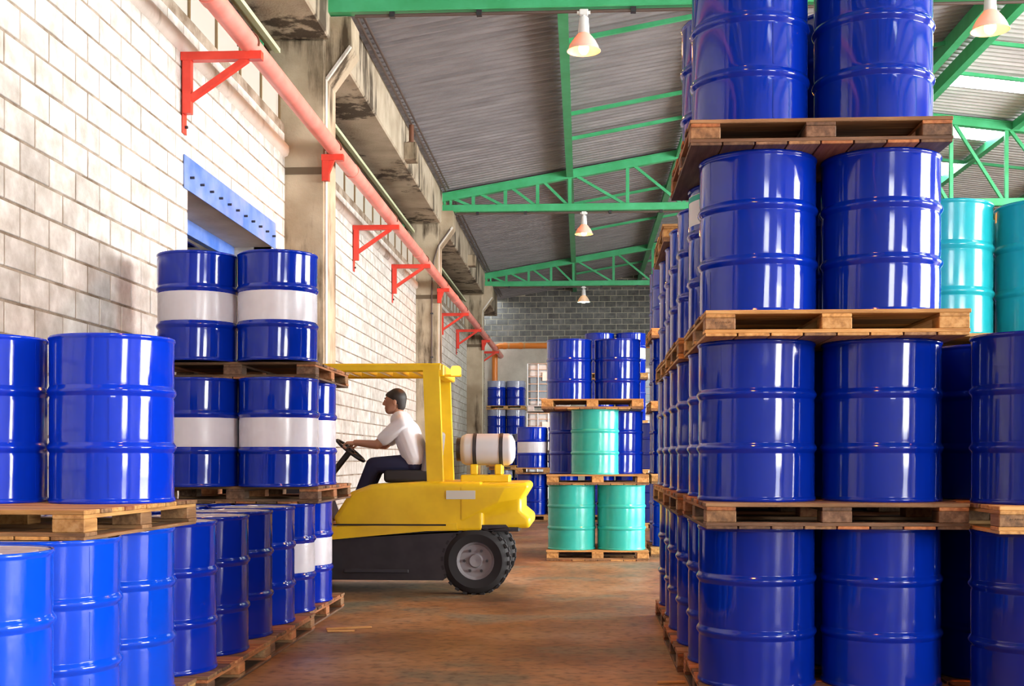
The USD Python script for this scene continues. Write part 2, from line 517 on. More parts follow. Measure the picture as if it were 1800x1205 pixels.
b.box((XR, 12.4, 6.3), (XR + 0.2, 19.6, 7.2))
b.box((XR, 0.0, 6.3), (XR + 0.2, 7.2, 7.2))
struct('wall_right', b, 'plaster')

# ---- left wall: infill panels of concrete blocks between the columns
CW, BL, BH = 0.60, 0.40, 0.20
COLS = [2.7, 13.6, 24.5, 35.4]
TOPZ = 5.1
DOOR = (10.2, 13.02, 3.6)


def bevel_block(o, s, out, ch=0.004):
    """A block of size s at corner o; the face towards `out` (axis, sign) has worn edges. 28 triangles."""
    ax, sg = out
    lo, hi = np.array(o, float), np.array(o, float) + np.array(s, float)
    c = (lo + hi) / 2
    oth = [k for k in range(3) if k != ax]
    a, bb = oth
    base = lo[ax] if sg > 0 else hi[ax]
    front = hi[ax] if sg > 0 else lo[ax]
    mid = front - sg * ch
    ring = [(lo[a], lo[bb]), (hi[a], lo[bb]), (hi[a], hi[bb]), (lo[a], hi[bb])]
    V = []
    for lev, ins in ((base, 0), (mid, 0), (front, ch)):
        for (p, q) in ring:
            v = np.zeros(3)
            v[ax] = lev
            v[a] = p + (ins if p == lo[a] else -ins)
            v[bb] = q + (ins if q == lo[bb] else -ins)
            V.append(v)
    F = []
    for L in (0, 1):
        for j in range(4):
            k = (j + 1) % 4
            F.append((L * 4 + j, L * 4 + k, (L + 1) * 4 + k, (L + 1) * 4 + j))
    F.append((8, 9, 10, 11))
    F.append((3, 2, 1, 0))
    V, F = np.array(V), np.array(F)
    n = np.cross(V[9] - V[8], V[10] - V[8])
    if n[ax] * sg < 0:
        F = F[:, ::-1]
    return V, F


def seen(P):
    """Picture position of a point, for choosing which repeats become parts."""
    a = math.radians(YAW)
    d = -P[0] * math.sin(a) + P[1] * math.cos(a)
    if d < 0.3:
        return None
    x = 900 + 2100 * (P[0] * math.cos(a) + P[1] * math.sin(a)) / d
    y = 800 - 2100 * (P[2] - EYE) / d
    return (x, y, d) if -40 < x < 1840 and -40 < y < 1245 else None


def block_wall(root, blocks, mat, out, keep=300, hide=lambda p: False):
    """blocks: (corner, size). The `keep` that show largest are parts; the rest is one mesh."""
    score = []
    for i, (o, s) in enumerate(blocks):
        c = np.array(o) + np.array(s) / 2
        q = seen(c)
        score.append((0 if q is None or hide(c) else 1 / q[2], i))
    score.sort(reverse=True)
    rest = MB()
    for k, (sc, i) in enumerate(score):
        o, s = blocks[i]
        g = bevel_block(o, s, out)
        if k < keep and sc > 0:
            mb = MB()
            mb.add(*g)
            part(root, 'block', mb, mat)
        else:
            rest.add(*g)
    if rest.n:
        part(root, 'remaining_blocks', rest, mat, kind='stuff')


def left_bay(y0, y1, door=None):
    root = struct('wall_left')
    back = MB()

    def slab(ya, yb, za, zb):
        back.box((XW - 0.20, ya, za), (XW - 0.0055, yb, zb))
    if door:
        slab(y0, door[0], 0, TOPZ)
        slab(door[0], door[1], door[2], TOPZ)
        slab(door[1], y1, 0, TOPZ)
    else:
        slab(y0, y1, 0, TOPZ)
    part(root, 'mortar', back, 'mortar')
    blocks = []
    rows = round(TOPZ / BH)
    r = random.Random(int(y0 * 10))
    for k in range(rows):
        z = k * BH
        y = y0 - (BL / 2 if k % 2 else 0)
        while y < y1 - 0.02:
            spans = [(max(y, y0), min(y + BL, y1))]
            if door and z < door[2] - 0.01:
                spans = [(max(a, lo), min(bb, hi)) for a, bb in spans for lo, hi in ((y0, door[0]), (door[1], y1))]
            for a, bb in spans:
                if bb - a > 0.05:
                    d = r.uniform(0, 0.004)
                    j = 0.0085
                    blocks.append(((XW - 0.05, a + j, z + j), (0.05 + d - 0.002, bb - a - 2 * j, BH - 2 * j)))
            y += BL
    block_wall(root, blocks, 'block_white', (0, 1), 300, lambda c: c[2] < (1.7 if c[1] < 14 else 1.2))
    # coping course with a rounded ledge below it
    b = MB()
    prof = [(0.0, 4.72), (0.035, 4.74), (0.05, 4.78), (0.05, 4.84), (0.03, 4.87), (0.0, 4.88)]
    V = [(XW + p, y, z) for y in (y0, y1) for p, z in prof]
    n = len(prof)
    b.add(V, [(i, n + i, n + i + 1, i + 1) for i in range(n - 1)])
    part(root, 'ledge', b, 'concrete_sill', smooth=50)
    return root


left_bay(COLS[0] + CW, COLS[1], DOOR)
left_bay(COLS[1] + CW, COLS[2])
left_bay(COLS[2] + CW, COLS[3])
left_bay(COLS[3] + CW, YB)

# cream sheet panels over the block wall, one sheet between each pair of mullions
for bay, (y0, y1) in enumerate([(COLS[0] + CW, COLS[1]), (COLS[1] + CW, COLS[2]), (COLS[2] + CW, COLS[3]), (COLS[3] + CW, YB)]):
    root = struct(f'trim_{bay + 1}')
    n = round((y1 - y0) / 0.82)
    st = (y1 - y0) / n
    for i in range(n):
        b = MB()
        b.box((XW - 0.10, y0 + i * st + 0.03, TOPZ), (XW - 0.07, y0 + (i + 1) * st - 0.03, 5.62), 0.004)
        part(root, 'cladding_panel', b, 'cream_sheet')
    for i in range(n + 1):
        y = y0 + i * st
        b = MB()
        b.box((XW - 0.11, y - 0.028, TOPZ), (XW - 0.05, y + 0.006, 5.62))
        part(root, 'mullion', b, 'window_trim_dark')
        b = MB()
        b.box((XW - 0.11, y + 0.006, TOPZ), (XW - 0.055, y + 0.03, 5.62))
        part(root, 'mullion_edge', b, 'white_trim')
    b = MB()
    b.box((XW - 0.13, y0, 5.62), (XW - 0.04, y1, 5.67))
    part(root, 'top_rail', b, 'olive_metal')

# back wall: smooth concrete below, dark blocks with pale joints above, up to the gable
root = struct('wall_back')
b = MB()
b.box((-14, YB, 0), (XR, YB + 0.25, 5.3))
part(root, 'concrete_base', b, 'plaster')
b = MB()
b.prism([(-14, 5.3), (XR, 5.3), (XR, zr(XR) + 0.05), (RIDGE, ZRIDGE + 0.05), (-2.9, zl(-2.9) + 0.05), (-14, 8.45)], YB + 0.012, YB + 0.25)
part(root, 'mortar', b, 'mortar_light')
blocks = []
r = random.Random(5)
for k in range(16):
    z = 5.3 + k * BH
    x = -4.0 - (BL / 2 if k % 2 else 0)
    while x < 12:
        if z + BH < zroof(x + 0.2) + 0.2:
            blocks.append(((x + 0.011, YB - r.uniform(0, 0.006), z + 0.011), (BL - 0.022, 0.05, BH - 0.022)))
        x += BL
block_wall(root, blocks, 'block_dark', (1, -1), 300, lambda c: c[0] > 2.6)

# ---- concrete columns and gutter beams
XC = -2.95
for i, y in enumerate(COLS):
    lab = ['stained concrete column nearest the camera', 'stained concrete column standing beside the blue door lintel', 'stained concrete column between second and third wall bays, dark cable on it',
           'stained concrete column nearest the dark back wall'][i]
    t = thing('concrete_column', lab, 'column', (0, 0, 0))
    b = MB()
    b.box((-3.62, y, 0), (XC, y + CW, 6.08), 0.025)
    part(t, 'shaft', b, 'concrete_column')
    b = MB()
    b.prism([(-3.3, 5.5), (XC + 0.002, 5.62), (XC + 0.27, 5.98), (XC + 0.29, 6.02), (XC + 0.29, 6.34), (XC - 0.02, 6.34), (-3.3, 6.07)], y + 0.04, y + CW - 0.04)
    part(t, 'corbel', b, 'concrete_column')
    b = MB()
    b.box((XC - 0.005, y + 0.015, 0.02), (XC + 0.012, y + 0.07, 5.62), 0.004)
    b.bar((XC + 0.004, y + 0.05, 5.62), (XC + 0.285, y + 0.05, 6.0), 0.05, 0.03)
    part(t, 'edge_strip', b, 'concrete_sill')
    b = MB()
    b.box((-3.5, y - 0.012, 4.52), (XC + 0.01, y + 0.001, 4.60))
    part(t, 'stained_band', b, 'rust_stain', label='dark dirty band round the column')
    if i == 2:
        b = MB()
        pts = [(XC - 0.14, y - 0.02, 2.2), (XC - 0.14, y - 0.02, 4.8), (XC - 0.10, y - 0.02, 5.3), (XC, y - 0.02, 5.62), (XC + 0.24, y - 0.02, 5.95)]
        b.tube(pts, 0.014, 8)
        part(t, 'cable', b, 'conduit', smooth=40, label='thin dark cable clipped to the column')
        for z in (2.4, 3.3, 4.2, 5.0):
            b = MB()
            b.box((XC - 0.17, y - 0.035, z), (XC - 0.11, y, z + 0.03))
            part(t, 'cable_clip', b, 'dark_metal')
bays = [(-9.0, COLS[0]), (COLS[0], COLS[1]), (COLS[1], COLS[2]), (COLS[2], COLS[3]), (COLS[3], 40.9)]
for i, (y0, y1) in enumerate(bays):
    lab = ['weathered concrete gutter beam behind the camera', 'weathered concrete gutter beam ending over the first column at top left', 'weathered concrete gutter beam of the second bay, pipe stub and block on side',
           'weathered concrete gutter beam of the third bay along the eave', 'short weathered concrete gutter beam ending at dark back wall'][i]
    t = thing('gutter_beam', lab, 'beam')
    b = MB()
    b.box((-3.95, y0 + CW / 2, 6.085), (-2.90, y1 + (CW / 2 if i < 4 else 0) - 0.004, 6.79), 0.02)
    part(t, 'beam_body', b, 'concrete_beam')
    if i in (2, 3):
        ym = (y0 + y1) / 2 + 0.3
        b = MB()
        b.box((-2.96, ym, 6.12), (-2.70, ym + 0.34, 6.40), 0.015)
        part(t, 'drain_block', b, 'concrete_column')
        if i == 2:
            b = MB()
            b.tube([(-2.80, ym + 0.17, 6.40), (-2.80, ym + 0.17, 6.72)], 0.04, 12)
            b.tube([(-2.80, ym + 0.17, 6.40), (-2.80, ym + 0.17, 6.43)], 0.085, 12)
            part(t, 'drain_stub', b, 'rust', smooth=40, label='rusty pipe stub in the block')
    for q, dx in enumerate((0.10, 0.16)):
        b = MB()
        b.tube([(-2.90 + dx, y0 + 0.5, 6.74 + 0.05 * q), (-2.90 + dx, y1, 6.74 + 0.05 * q)], 0.018, 8)
        part(t, 'eave_conduit', b, 'conduit', smooth=40)
    b = MB()
    b.bar((-3.44, y0 + CW + 0.1, 5.86), (-3.44, y1 - 0.25, 5.86), 0.06, 0.05)
    b.bar((-3.52, y0 + CW + 0.1, 5.88), (-3.52, y1 - 0.25, 5.88), 0.03, 0.03)
    part(t, 'rail', b, 'pale_rail', label='pale green rail under the beam')
    b = MB()
    b.bar((-3.80, y1 - 0.12, 5.60), (-3.40, y1 - 0.12, 5.60), 0.03, 0.03)
    b.bar((-3.66, y1 - 0.12, 4.9), (-3.66, y1 - 0.12, 6.08), 0.05, 0.04)
    part(t, 'rail_hanger', b, 'green_paint')

# ---- roof steel: trusses, purlins, ties
PUR = [-0.25, 2.0, 4.2, 6.15, 6.65, 8.75, 11.0, 13.3]
TRUSS = [2.95, 13.6, 24.8, 35.7]
tn = ['nearest the camera', 'across the top of the picture above the first lamp', 'above the second lamp, second from the front', 'above the small white lamp, nearest back wall']
for i, y in enumerate(TRUSS):
    t = thing('roof_truss', 'green painted steel roof truss ' + tn[i], 'roof truss')
    zb = 6.43
    b = MB()
    for s in (-1, 1):
        b.box((-2.93, y + s * 0.045 - 0.03, zb - 0.07), (XR, y + s * 0.045 + 0.03, zb + 0.07), 0.006)
    b.box((-2.93, y - 0.07, zb - 0.075), (XR, y + 0.07, zb - 0.055))
    part(t, 'bottom_chord', b, 'green_paint')
    b = MB()
    for (xa, xb) in ((-2.93, RIDGE), (RIDGE, XR)):
        b.bar((xa, y, zroof(xa) - 0.13), (xb, y, zroof(xb) - 0.13), 0.14, 0.15)
        b.bar((xa, y, zroof(xa) - 0.045), (xb, y, zroof(xb) - 0.045), 0.20, 0.02)
    part(t, 'top_chord', b, 'green_paint')
    xs = [-2.82, -2.26, -1.59, -0.92, -0.25, 0.94, 2.1, 3.2, 4.3, 5.35, RIDGE, 7.5, 8.6, 9.8, 11, 12.2, 13.4, 14.6, 15.8]
    for k, x in enumerate(xs):
        b = MB()
        w = 0.07
        if k == 0:
            b.bar((x - 0.04, y, zb), (x - 0.04, y, zroof(x) - 0.12), 0.05, 0.05)
            b.bar((x + 0.09, y, zb), (x + 0.09, y, zroof(x) - 0.12), 0.05, 0.05)
        else:
            b.bar((x, y, zb), (x, y, zroof(x) - 0.12), w, w)
        part(t, 'vertical', b, 'green_paint')
        if k + 1 < len(xs):
            x2 = xs[k + 1]
            b = MB()
            if x < RIDGE:
                b.bar((x + 0.12, y, zroof(x + 0.12) - 0.16), (x2 - 0.05, y, zb + 0.05), 0.055, 0.055)
            else:
                b.bar((x + 0.05, y, zroof(x) - 0.16), (x2 - 0.08, y, zb + 0.05), 0.06, 0.06)
            part(t, 'diagonal', b, 'green_paint')
    b = MB()
    b.tube([(-2.6, y - 0.02, zb - 0.11), (12, y - 0.02, zb - 0.11)], 0.02, 8)
    part(t, 'conduit', b, 'conduit', smooth=40, label='dark cable conduit under the chord')
    for x in (-2.2, -1.2, 0.55, 1.6):
        b = MB()
        b.box((x, y - 0.05, zb - 0.135), (x + 0.06, y + 0.02, zb - 0.07))
        part(t, 'conduit_clip', b, 'dark_metal')
pn = ['left of the first lamp', 'second from the left', 'behind the tall drum stack', 'on the left of the ridge', 'on the right of the ridge', 'first below the ridge on the right slope', 'far down the right slope', 'lowest on the right slope']
for i, x in enumerate(PUR):
    b = MB()
    z = zroof(x) - 0.005
    tall = 0.26 if 6 < x < 7 else 0.17
    b.box((x - 0.05, YR, z - tall), (x + 0.05, YB, z), 0.006)
    b.box((x - 0.07, YR, z - tall - 0.012), (x + 0.07, YB, z - tall))
    p = numbered('/World', 'purlin')
    usdkit.mesh(stage, p, b.out(), M['green_paint'])
    tag(p, 'long green steel purlin under the roof, ' + pn[i], 'purlin')
ties = [6.4, 10.1, 16.9, 20.5, 22.1, 27.8, 31.4, 38.5]
tl = ['nearest the camera', 'second from the camera', 'just behind the first lamp', 'third behind the first lamp truss', 'in front of the bright skylight', 'just behind the second lamp', 'before the third truss', 'against the back wall gable']
for i, y in enumerate(ties):
    b = MB()
    for a, c in ((-0.25, 2.0), (2.0, 4.2), (4.2, 6.15), (6.65, 8.75), (8.75, 11.0), (11.0, 13.3)):
        b.bar((a + 0.053, y, zroof(a) - 0.09), (c - 0.053, y, zroof(c) - 0.09), 0.05, 0.06)
    p = numbered('/World', 'tie_bar')
    usdkit.mesh(stage, p, b.out(), M['green_paint'])
    tag(p, 'thin green tie bar between the roof purlins, ' + tl[i], 'tie bar')

# ---- lamps
lampmesh = {}


def build_lamp(p, bulb):
    b = MB()
    b.box((-0.05, -0.035, 0.455), (0.05, 0.035, 0.52), 0.008)
    b.tube([(-0.075, 0, 0.488), (0.075, 0, 0.488)], 0.022, 12)
    b.tube([(0, 0, 0.42), (0, 0, 0.46)], 0.015, 10)
    part(p, 'mount', b, 'white_plastic', smooth=35)
    b = MB()
    b.lathe([(0.0, 0.43), (0.05, 0.43), (0.054, 0.42), (0.065, 0.26), (0.068, 0.245), (0.0, 0.245)], 32)
    part(p, 'housing', b, 'white_plastic', smooth=35)
    b = MB()
    prof = [(0.055, 0.25), (0.075, 0.235), (0.10, 0.205), (0.135, 0.16), (0.165, 0.105), (0.185, 0.055), (0.195, 0.05)]
    inner = [(r - 0.004, z - 0.004) for r, z in prof[::-1]]
    b.lathe((prof + inner)[::-1], 40)
    part(p, 'shade', b, 'lamp_enamel', smooth=50)
    b = MB()
    b.lathe([(0.0, 0.01), (0.03, 0.015), (0.055, 0.045), (0.062, 0.08), (0.05, 0.13), (0.03, 0.2), (0.0, 0.22)], 24)
    part(p, 'bulb', b, bulb, smooth=True)
    l = UsdLux.DiskLight.Define(stage, p + '/lamp_light')
    l.AddTranslateOp().Set(Gf.Vec3d(0, 0, 0.03))
    l.CreateRadiusAttr(0.17)
    l.CreateIntensityAttr(450.0 if bulb == 'bulb_orange' else 60.0)
    l.CreateColorAttr(Gf.Vec3f(1.0, 0.27, 0.03) if bulb == 'bulb_orange' else Gf.Vec3f(0.85, 1.0, 0.75))


lamps = [(0.02, 1, 'bulb_orange', 'orange glowing warehouse lamp, largest one hanging left of the tall drum stack'),
         (0.04, 2, 'bulb_orange', 'orange glowing warehouse lamp under the second truss, second from front'),
         (0.05, 3, 'bulb_white', 'small greenish white warehouse lamp in front of dark block wall'),
         (0.02, 0, 'bulb_orange', 'orange warehouse lamp under the truss nearest the camera'),
         (4.16, 1, 'bulb_orange', 'orange glowing warehouse lamp at top right corner beside ridge beam')]
for x, k, bulb, lab in lamps:
    y = TRUSS[k] - 0.02
    if x > 4:
        y = 12.46
    zz = 6.43 - 0.11 - 0.50
    if x > 4:
        zz = 5.57
    p = thing('pendant_lamp', lab, 'lamp', (x, y, zz), 0.0, 'warehouse lamps under the trusses')
    build_lamp(p, bulb)
    if x > 4:
        b = MB()
        b.tube([(x, y, zz + 0.52), (x, y, zroof(x) - 0.02)], 0.02, 8)
        q = numbered('/World', 'lamp_rod')
        usdkit.mesh(stage, q, b.out(), M['conduit'])
        tag(q, 'thin rod holding the lamp at the top right corner', 'rod')

# ---- red pipe and its brackets
XP, ZP = -2.84, 4.80
t = thing('pipe', 'long salmon red painted pipe running along the left wall', 'pipe')
b = MB()
b.tube([(XP, YR + 0.2, ZP), (XP, YB - 0.02, ZP)], 0.085, 24)
part(t, 'pipe_run', b, 'pink_pipe_paint', smooth=40)
for y in (8.9, 14.6, 20.5, 26.5, 32.4, 38.0):
    b = MB()
    b.tube([(XP, y, ZP), (XP, y + 0.14, ZP)], 0.093, 24)
    part(t, 'pipe_joint', b, 'pink_pipe_paint', smooth=40)
brk = [(10.1, 0, 'at upper left, above the blue lintel'), (COLS[1] - 0.02, 1, 'small one on the first column'), (17.75, 0, 'first one right of the first column'), (21.4, 0, 'second one right of the first column'),
       (COLS[2] - 0.02, 1, 'small one on the second column'), (28.7, 0, 'first one past the second column'), (32.4, 0, 'second one past the second column'), (COLS[3] - 0.02, 1, 'small one on the third column'), (39.2, 0, 'last one near the back wall')]
for y, small, lab in brk:
    t = thing('pipe_bracket', 'red steel triangular pipe bracket, ' + lab, 'bracket')
    x0 = XC + 0.012 if small else XW + 0.004
    if small:
        x0 = XC - 0.02
    z = ZP - 0.10
    h = 0.28 if small else 0.50
    x1 = XP + 0.12
    yy = y - 0.06
    b = MB()
    if small:
        b.box((x0, yy - 0.02, z - h), (x0 + 0.07, yy, z), 0.003)
    else:
        b.box((x0, yy - 0.01, z - h - 0.16), (x0 + 0.012, yy + 0.09, z + 0.14), 0.003)
    part(t, 'wall_plate', b, 'red_paint')
    b = MB()
    b.bar((x0 + 0.05, yy, z), (x0 + 0.05, yy, z - h), 0.07, 0.07, up=(1, 0, 0))
    part(t, 'upright', b, 'red_paint')
    b = MB()
    b.bar((x0, yy, z - 0.015), (x1, yy, z - 0.015), 0.08, 0.07)
    part(t, 'arm', b, 'red_paint')
    b = MB()
    b.bar((x0 + 0.05, yy, z - h * 0.78), (x1 - 0.13, yy, z - 0.04), 0.06, 0.05)
    part(t, 'brace', b, 'red_paint')
    if not small:
        for dz in (0.08, -h - 0.10):
            b = MB()
            b.tube([(x0 + 0.012, yy + 0.045, z + dz), (x0 + 0.035, yy + 0.045, z + dz)], 0.014, 6)
            part(t, 'bolt', b, 'dark_metal')
    b = MB()
    an = np.linspace(-0.1 * math.pi, 1.1 * math.pi, 14)
    b.tube([(XP + 0.094 * math.cos(a), yy, ZP + 0.094 * math.sin(a)) for a in an], 0.008, 6)
    part(t, 'pipe_clamp', b, 'rust', smooth=40)

# orange drain pipe on the back wall
t = thing('drain_pipe', 'orange plastic drain pipe running across the back wall and down', 'pipe')
zp, yp = 5.14, YB - 0.22
b = MB()
pts = [(-3.05, yp, 0.02), (-3.05, yp, zp - 0.2)] + [(-3.05 + 0.2 * (1 - math.cos(a)), yp, zp - 0.2 + 0.2 * math.sin(a)) for a in np.linspace(0.2, math.pi / 2, 6)] + [(9, yp, zp)]
b.tube(pts, 0.10, 20)
part(t, 'pipe_run', b, 'orange_pvc', smooth=50)
for x in (-2.75, -2.2, -0.15, 1.9, 3.9):
    b = MB()
    b.tube([(x, yp, zp), (x + 0.12, yp, zp)], 0.115, 20)
    part(t, 'collar', b, 'orange_pvc', smooth=40)
    b = MB()
    b.tube([(x + 0.16, yp, zp), (x + 0.22, yp, zp)], 0.106, 20)
    part(t, 'pipe_clip', b, 'pvc_collar', smooth=40)

# ---- door in the left wall: lintel plate, soffit, frame
d = struct('door_1')
b = MB()
b.box((XW + 0.002, DOOR[0] - 0.12, DOOR[2] - 0.02), (XW + 0.014, DOOR[1] + 0.12, DOOR[2] + 0.27), 0.002)
part(d, 'lintel_plate', b, 'blue_steel')
for k in range(11):
    y = DOOR[0] + 0.03 + k * (DOOR[1] - DOOR[0]) / 10.2
    b = MB()
    b.tube([(XW + 0.014, y, DOOR[2] + 0.10), (XW + 0.05, y, DOOR[2] + 0.10)], 0.012, 6)
    part(d, 'bolt', b, 'dark_metal')
b = MB()
b.box((XW - 0.42, DOOR[0], DOOR[2] - 0.015), (XW + 0.002, DOOR[1], DOOR[2]))
part(d, 'soffit', b, 'plaster')
b = MB()
b.box((XW - 0.42, DOOR[1], 0), (XW - 0.012, DOOR[1] + 0.02, DOOR[2]))
part(d, 'reveal', b, 'plaster')
b = MB()
b.box((XW - 0.50, DOOR[0] - 0.3, DOOR[2] - 0.16), (XW - 0.42, DOOR[1] + 0.2, DOOR[2] + 0.25), 0.004)
part(d, 'door_header', b, 'blue_steel')
b = MB()
b.bar((XW - 0.44, DOOR[0] - 0.2, DOOR[2] - 0.21), (XW - 0.44, DOOR[1], DOOR[2] - 0.21), 0.03, 0.03)
part(d, 'door_track', b, 'chrome')
b = MB()
b.box((XW - 0.50, DOOR[1] - 0.02, 0), (XW - 0.42, DOOR[1] + 0.06, DOOR[2] - 0.16), 0.004)
part(d, 'door_jamb', b, 'blue_steel')

# ------------------------------------------------------------------ drums
DR, DH = 0.2925, 0.80


def arcp(z0, z1, r, bulge, n=7):
    return [(r + bulge * math.sin(math.pi * t) ** 1.3, z0 + (z1 - z0) * t) for t in np.linspace(0, 1, n)]


RIB1, RIB2, RW = 0.265, 0.535, 0.024
lowp = [(0.270, 0.014), (0.286, 0.012), (0.288, 0.0), (0.294, 0.0), (0.2985, 0.006), (0.2985, 0.014), (0.294, 0.020), (DR, 0.026), (DR, 0.12)]
rib1 = [(DR, RIB1 - RW - 0.02), (DR - 0.002, RIB1 - RW - 0.004)] + arcp(RIB1 - RW, RIB1 + RW, DR - 0.001, 0.0125) + [(DR - 0.002, RIB1 + RW + 0.004)]
rib2 = [(DR - 0.002, RIB2 - RW - 0.004)] + arcp(RIB2 - RW, RIB2 + RW, DR - 0.001, 0.0125) + [(DR - 0.002, RIB2 + RW + 0.004), (DR, RIB2 + RW + 0.02)]
topp = [(DR, 0.68), (DR, DH - 0.026), (0.294, DH - 0.020), (0.2985, DH - 0.014), (0.2985, DH - 0.006), (0.294, DH), (0.288, DH), (0.286, DH - 0.006), (0.284, DH - 0.008)]
midp = [(DR, RIB1 + RW + 0.02), (DR, 0.40), (DR, RIB2 - RW - 0.02)]


def build_drum(p, paint, lid='grey_enamel', band=None, film=False, label=False):
    b = MB()
    if band:
        b.lathe(lowp + rib1, 80)
        b.lathe(rib2 + topp, 80)
    else:
        b.lathe(lowp + rib1 + midp + rib2 + topp, 80)
    b.disc(0.271, 0.014, 80, up=False)
    part(p, 'body', b, paint, smooth=38)
    if band:
        b = MB()
        b.lathe([rib1[-1]] + midp + [rib2[0]], 80)
        part(p, 'painted_band', b, band, smooth=38, label='white painted middle band')
    b = MB()
    zt = DH - 0.008
    b.lathe([(0.2845, zt + 0.003), (0.282, zt), (0.24, zt), (0.236, zt + 0.003), (0.10, zt + 0.003), (0.0, zt + 0.003)], 64)
    lp = part(p, 'lid', b, lid, smooth=30)
    for (x, y, rr) in ((0.20, 0.0, 0.034), (-0.20, 0.0, 0.018)):
        b = MB()
        b.lathe([(rr + 0.006, zt + 0.002), (rr + 0.006, zt + 0.005), (rr, zt + 0.0055), (rr - 0.002, zt + 0.008), (0.0, zt + 0.008)], 20, o=(x, y, 0))
        part(lp, 'bung', b, 'white_plastic', smooth=30)
    b = MB()
    b.box((DR - 0.001, -0.004, 0.03), (DR + 0.0012, 0.004, RIB1 - RW - 0.02))
    b.box((DR - 0.001, -0.004, RIB1 + RW + 0.012), (DR + 0.0012, 0.004, RIB2 - RW - 0.012)) if not band else None
    b.box((DR - 0.001, -0.004, RIB2 + RW + 0.02), (DR + 0.0012, 0.004, DH - 0.028))
    part(p, 'weld_seam', b, paint)
    if film:
        b = MB()
        b.lathe([(DR + 0.004, 0.60), (DR + 0.007, 0.63), (DR + 0.006, DH - 0.04), (0.3005, DH - 0.01), (0.298, DH + 0.0004), (0.05, DH + 0.0004)], 48)
        part(p, 'plastic_film', b, 'film', smooth=40, label='clear film over the drum top')
    if label:
        a = np.linspace(math.radians(185), math.radians(240), 9)
        for nm, z0, z1, mt in (('paper_label', 0.40, 0.68, 'paper'), ('label_print', 0.63, 0.672, 'green_print')):
            rr = DR + (0.0015 if mt == 'paper' else 0.0022)
            if mt == 'paper':
                z0, z1 = 0.585, 0.755
            else:
                z0, z1 = 0.72, 0.75
            V = [(rr * math.cos(q), rr * math.sin(q), z) for z in (z0, z1) for q in a]
            n = len(a)
            b = MB()
            b.add(V, [(i, i + 1, n + i + 1, n + i) for i in range(n - 1)])
            part(p, nm, b, mt, smooth=40)


KINDS = {'blue': ('glossy blue', dict(paint='blue_enamel')), 'cobalt': ('bright cobalt blue', dict(paint='cobalt_enamel')), 'royal': ('vivid royal blue', dict(paint='royal_enamel')), 'navy': ('dark navy blue', dict(paint='navy_enamel')),
         'mint': ('mint green', dict(paint='mint_enamel', lid='mint_enamel')), 'turq': ('turquoise', dict(paint='turquoise_enamel', lid='turquoise_enamel')),
         'banded': ('white banded blue', dict(paint='blue_enamel', band='white_enamel')), 'film': ('film topped blue', dict(paint='blue_enamel', film=True)),
         'labelled': ('paper labelled blue', dict(paint='blue_enamel', label=True))}


def drum(kind, loc, where, group=None, rz=None):
    adj, kw = KINDS[kind]
    rz = random.uniform(0, 6.28) if rz is None else rz
    if kind == 'labelled':
        rz = 0.0
    return copy_of('drum_' + kind, 'steel_drum', lambda q: build_drum(q, **kw), f'{adj} steel drum, {where}', 'drum', loc, rz, group)


# ------------------------------------------------------------------ pallets
PS, PH = 1.25, 0.125


def build_pallet(p, tones, seed):
    r = random.Random(seed)
    h = PS / 2
    # bottom boards along y, ends show at the front
    n = 8
    for i in range(n):
        w = PS / n
        b = MB()
        b.box((-h + i * w + 0.004, -h, 0.0), (-h + (i + 1) * w - 0.004, h, 0.015), 0.002)
        part(p, 'bottom_board', b, f'wood_{r.choice(tones)}_y')
    for y in (-h + 0.055, 0, h - 0.055):
        b = MB()
        b.box((-h, y - 0.055, 0.015), (h, y + 0.055, 0.032), 0.002)
        part(p, 'cross_board', b, f'wood_{r.choice(tones)}_x')
    for x in (-h + 0.075, 0, h - 0.075):
        for y in (-h + 0.06, 0, h - 0.06):
            b = MB()
            b.box((x - 0.072, y - 0.06, 0.032), (x + 0.072, y + 0.06, 0.089), 0.004)
            part(p, 'block', b, f'wood_{r.choice(tones)}_y')
    for x in (-h + 0.075, 0, h - 0.075):
        b = MB()
        b.box((x - 0.07, -h, 0.089), (x + 0.07, h, 0.106), 0.002)
        part(p, 'bearer_board', b, f'wood_{r.choice(tones)}_y')
    if tones[0] == 'honey' and tones[1] == 'honey':
        st = MB()
        for q in range(9):
            x0 = -h + 0.05 + q * 0.008 + (0.006 if q > 1 else 0)
            st.bar((x0, -h - 0.0006, 0.062 + 0.001 * (q % 3)), (x0 + r.uniform(0.001, 0.004), -h - 0.0006, 0.071 - 0.001 * (q % 2)), 0.0016, 0.001, up=(0, 1, 0))
        part(p, 'stamp_mark', st, 'black_ink', label='small faded ink stamp on the block')
    y = -h
    k = 0
    ws = [0.145, 0.10, 0.12, 0.095, 0.13, 0.11, 0.10, 0.125, 0.105, 0.14]
    tot = sum(ws)
    gap = (PS - tot) / (len(ws) - 1)
    for w in ws:
        b = MB()
        e = r.uniform(-0.006, 0.004)
        b.box((-h + e, y, 0.106), (h + e, y + w, 0.1255), 0.003)
        part(p, 'deck_board', b, f'wood_{r.choice(tones)}_x')
        y += w + gap


TONES = {'honey': (['honey', 'honey', 'honey', 'grey'], 'pale honey coloured'), 'mixed': (['honey', 'grey', 'rust', 'honey', 'grey'], 'mixed brown'), 'dark': (['dark', 'rust', 'dark', 'grey'], 'dark brown worn')}


def pallet(kind, loc, where, rz=0.0, group=None):
    return copy_of('pallet_' + kind, 'wooden_pallet', lambda q: build_pallet(q, TONES[kind][0], {'honey': 3, 'mixed': 8, 'dark': 5}[kind]), f'{TONES[kind][1]} wooden pallet, {where}', 'pallet', loc, rz, group)


TIER = ['bottom', 'second', 'third', 'fourth']


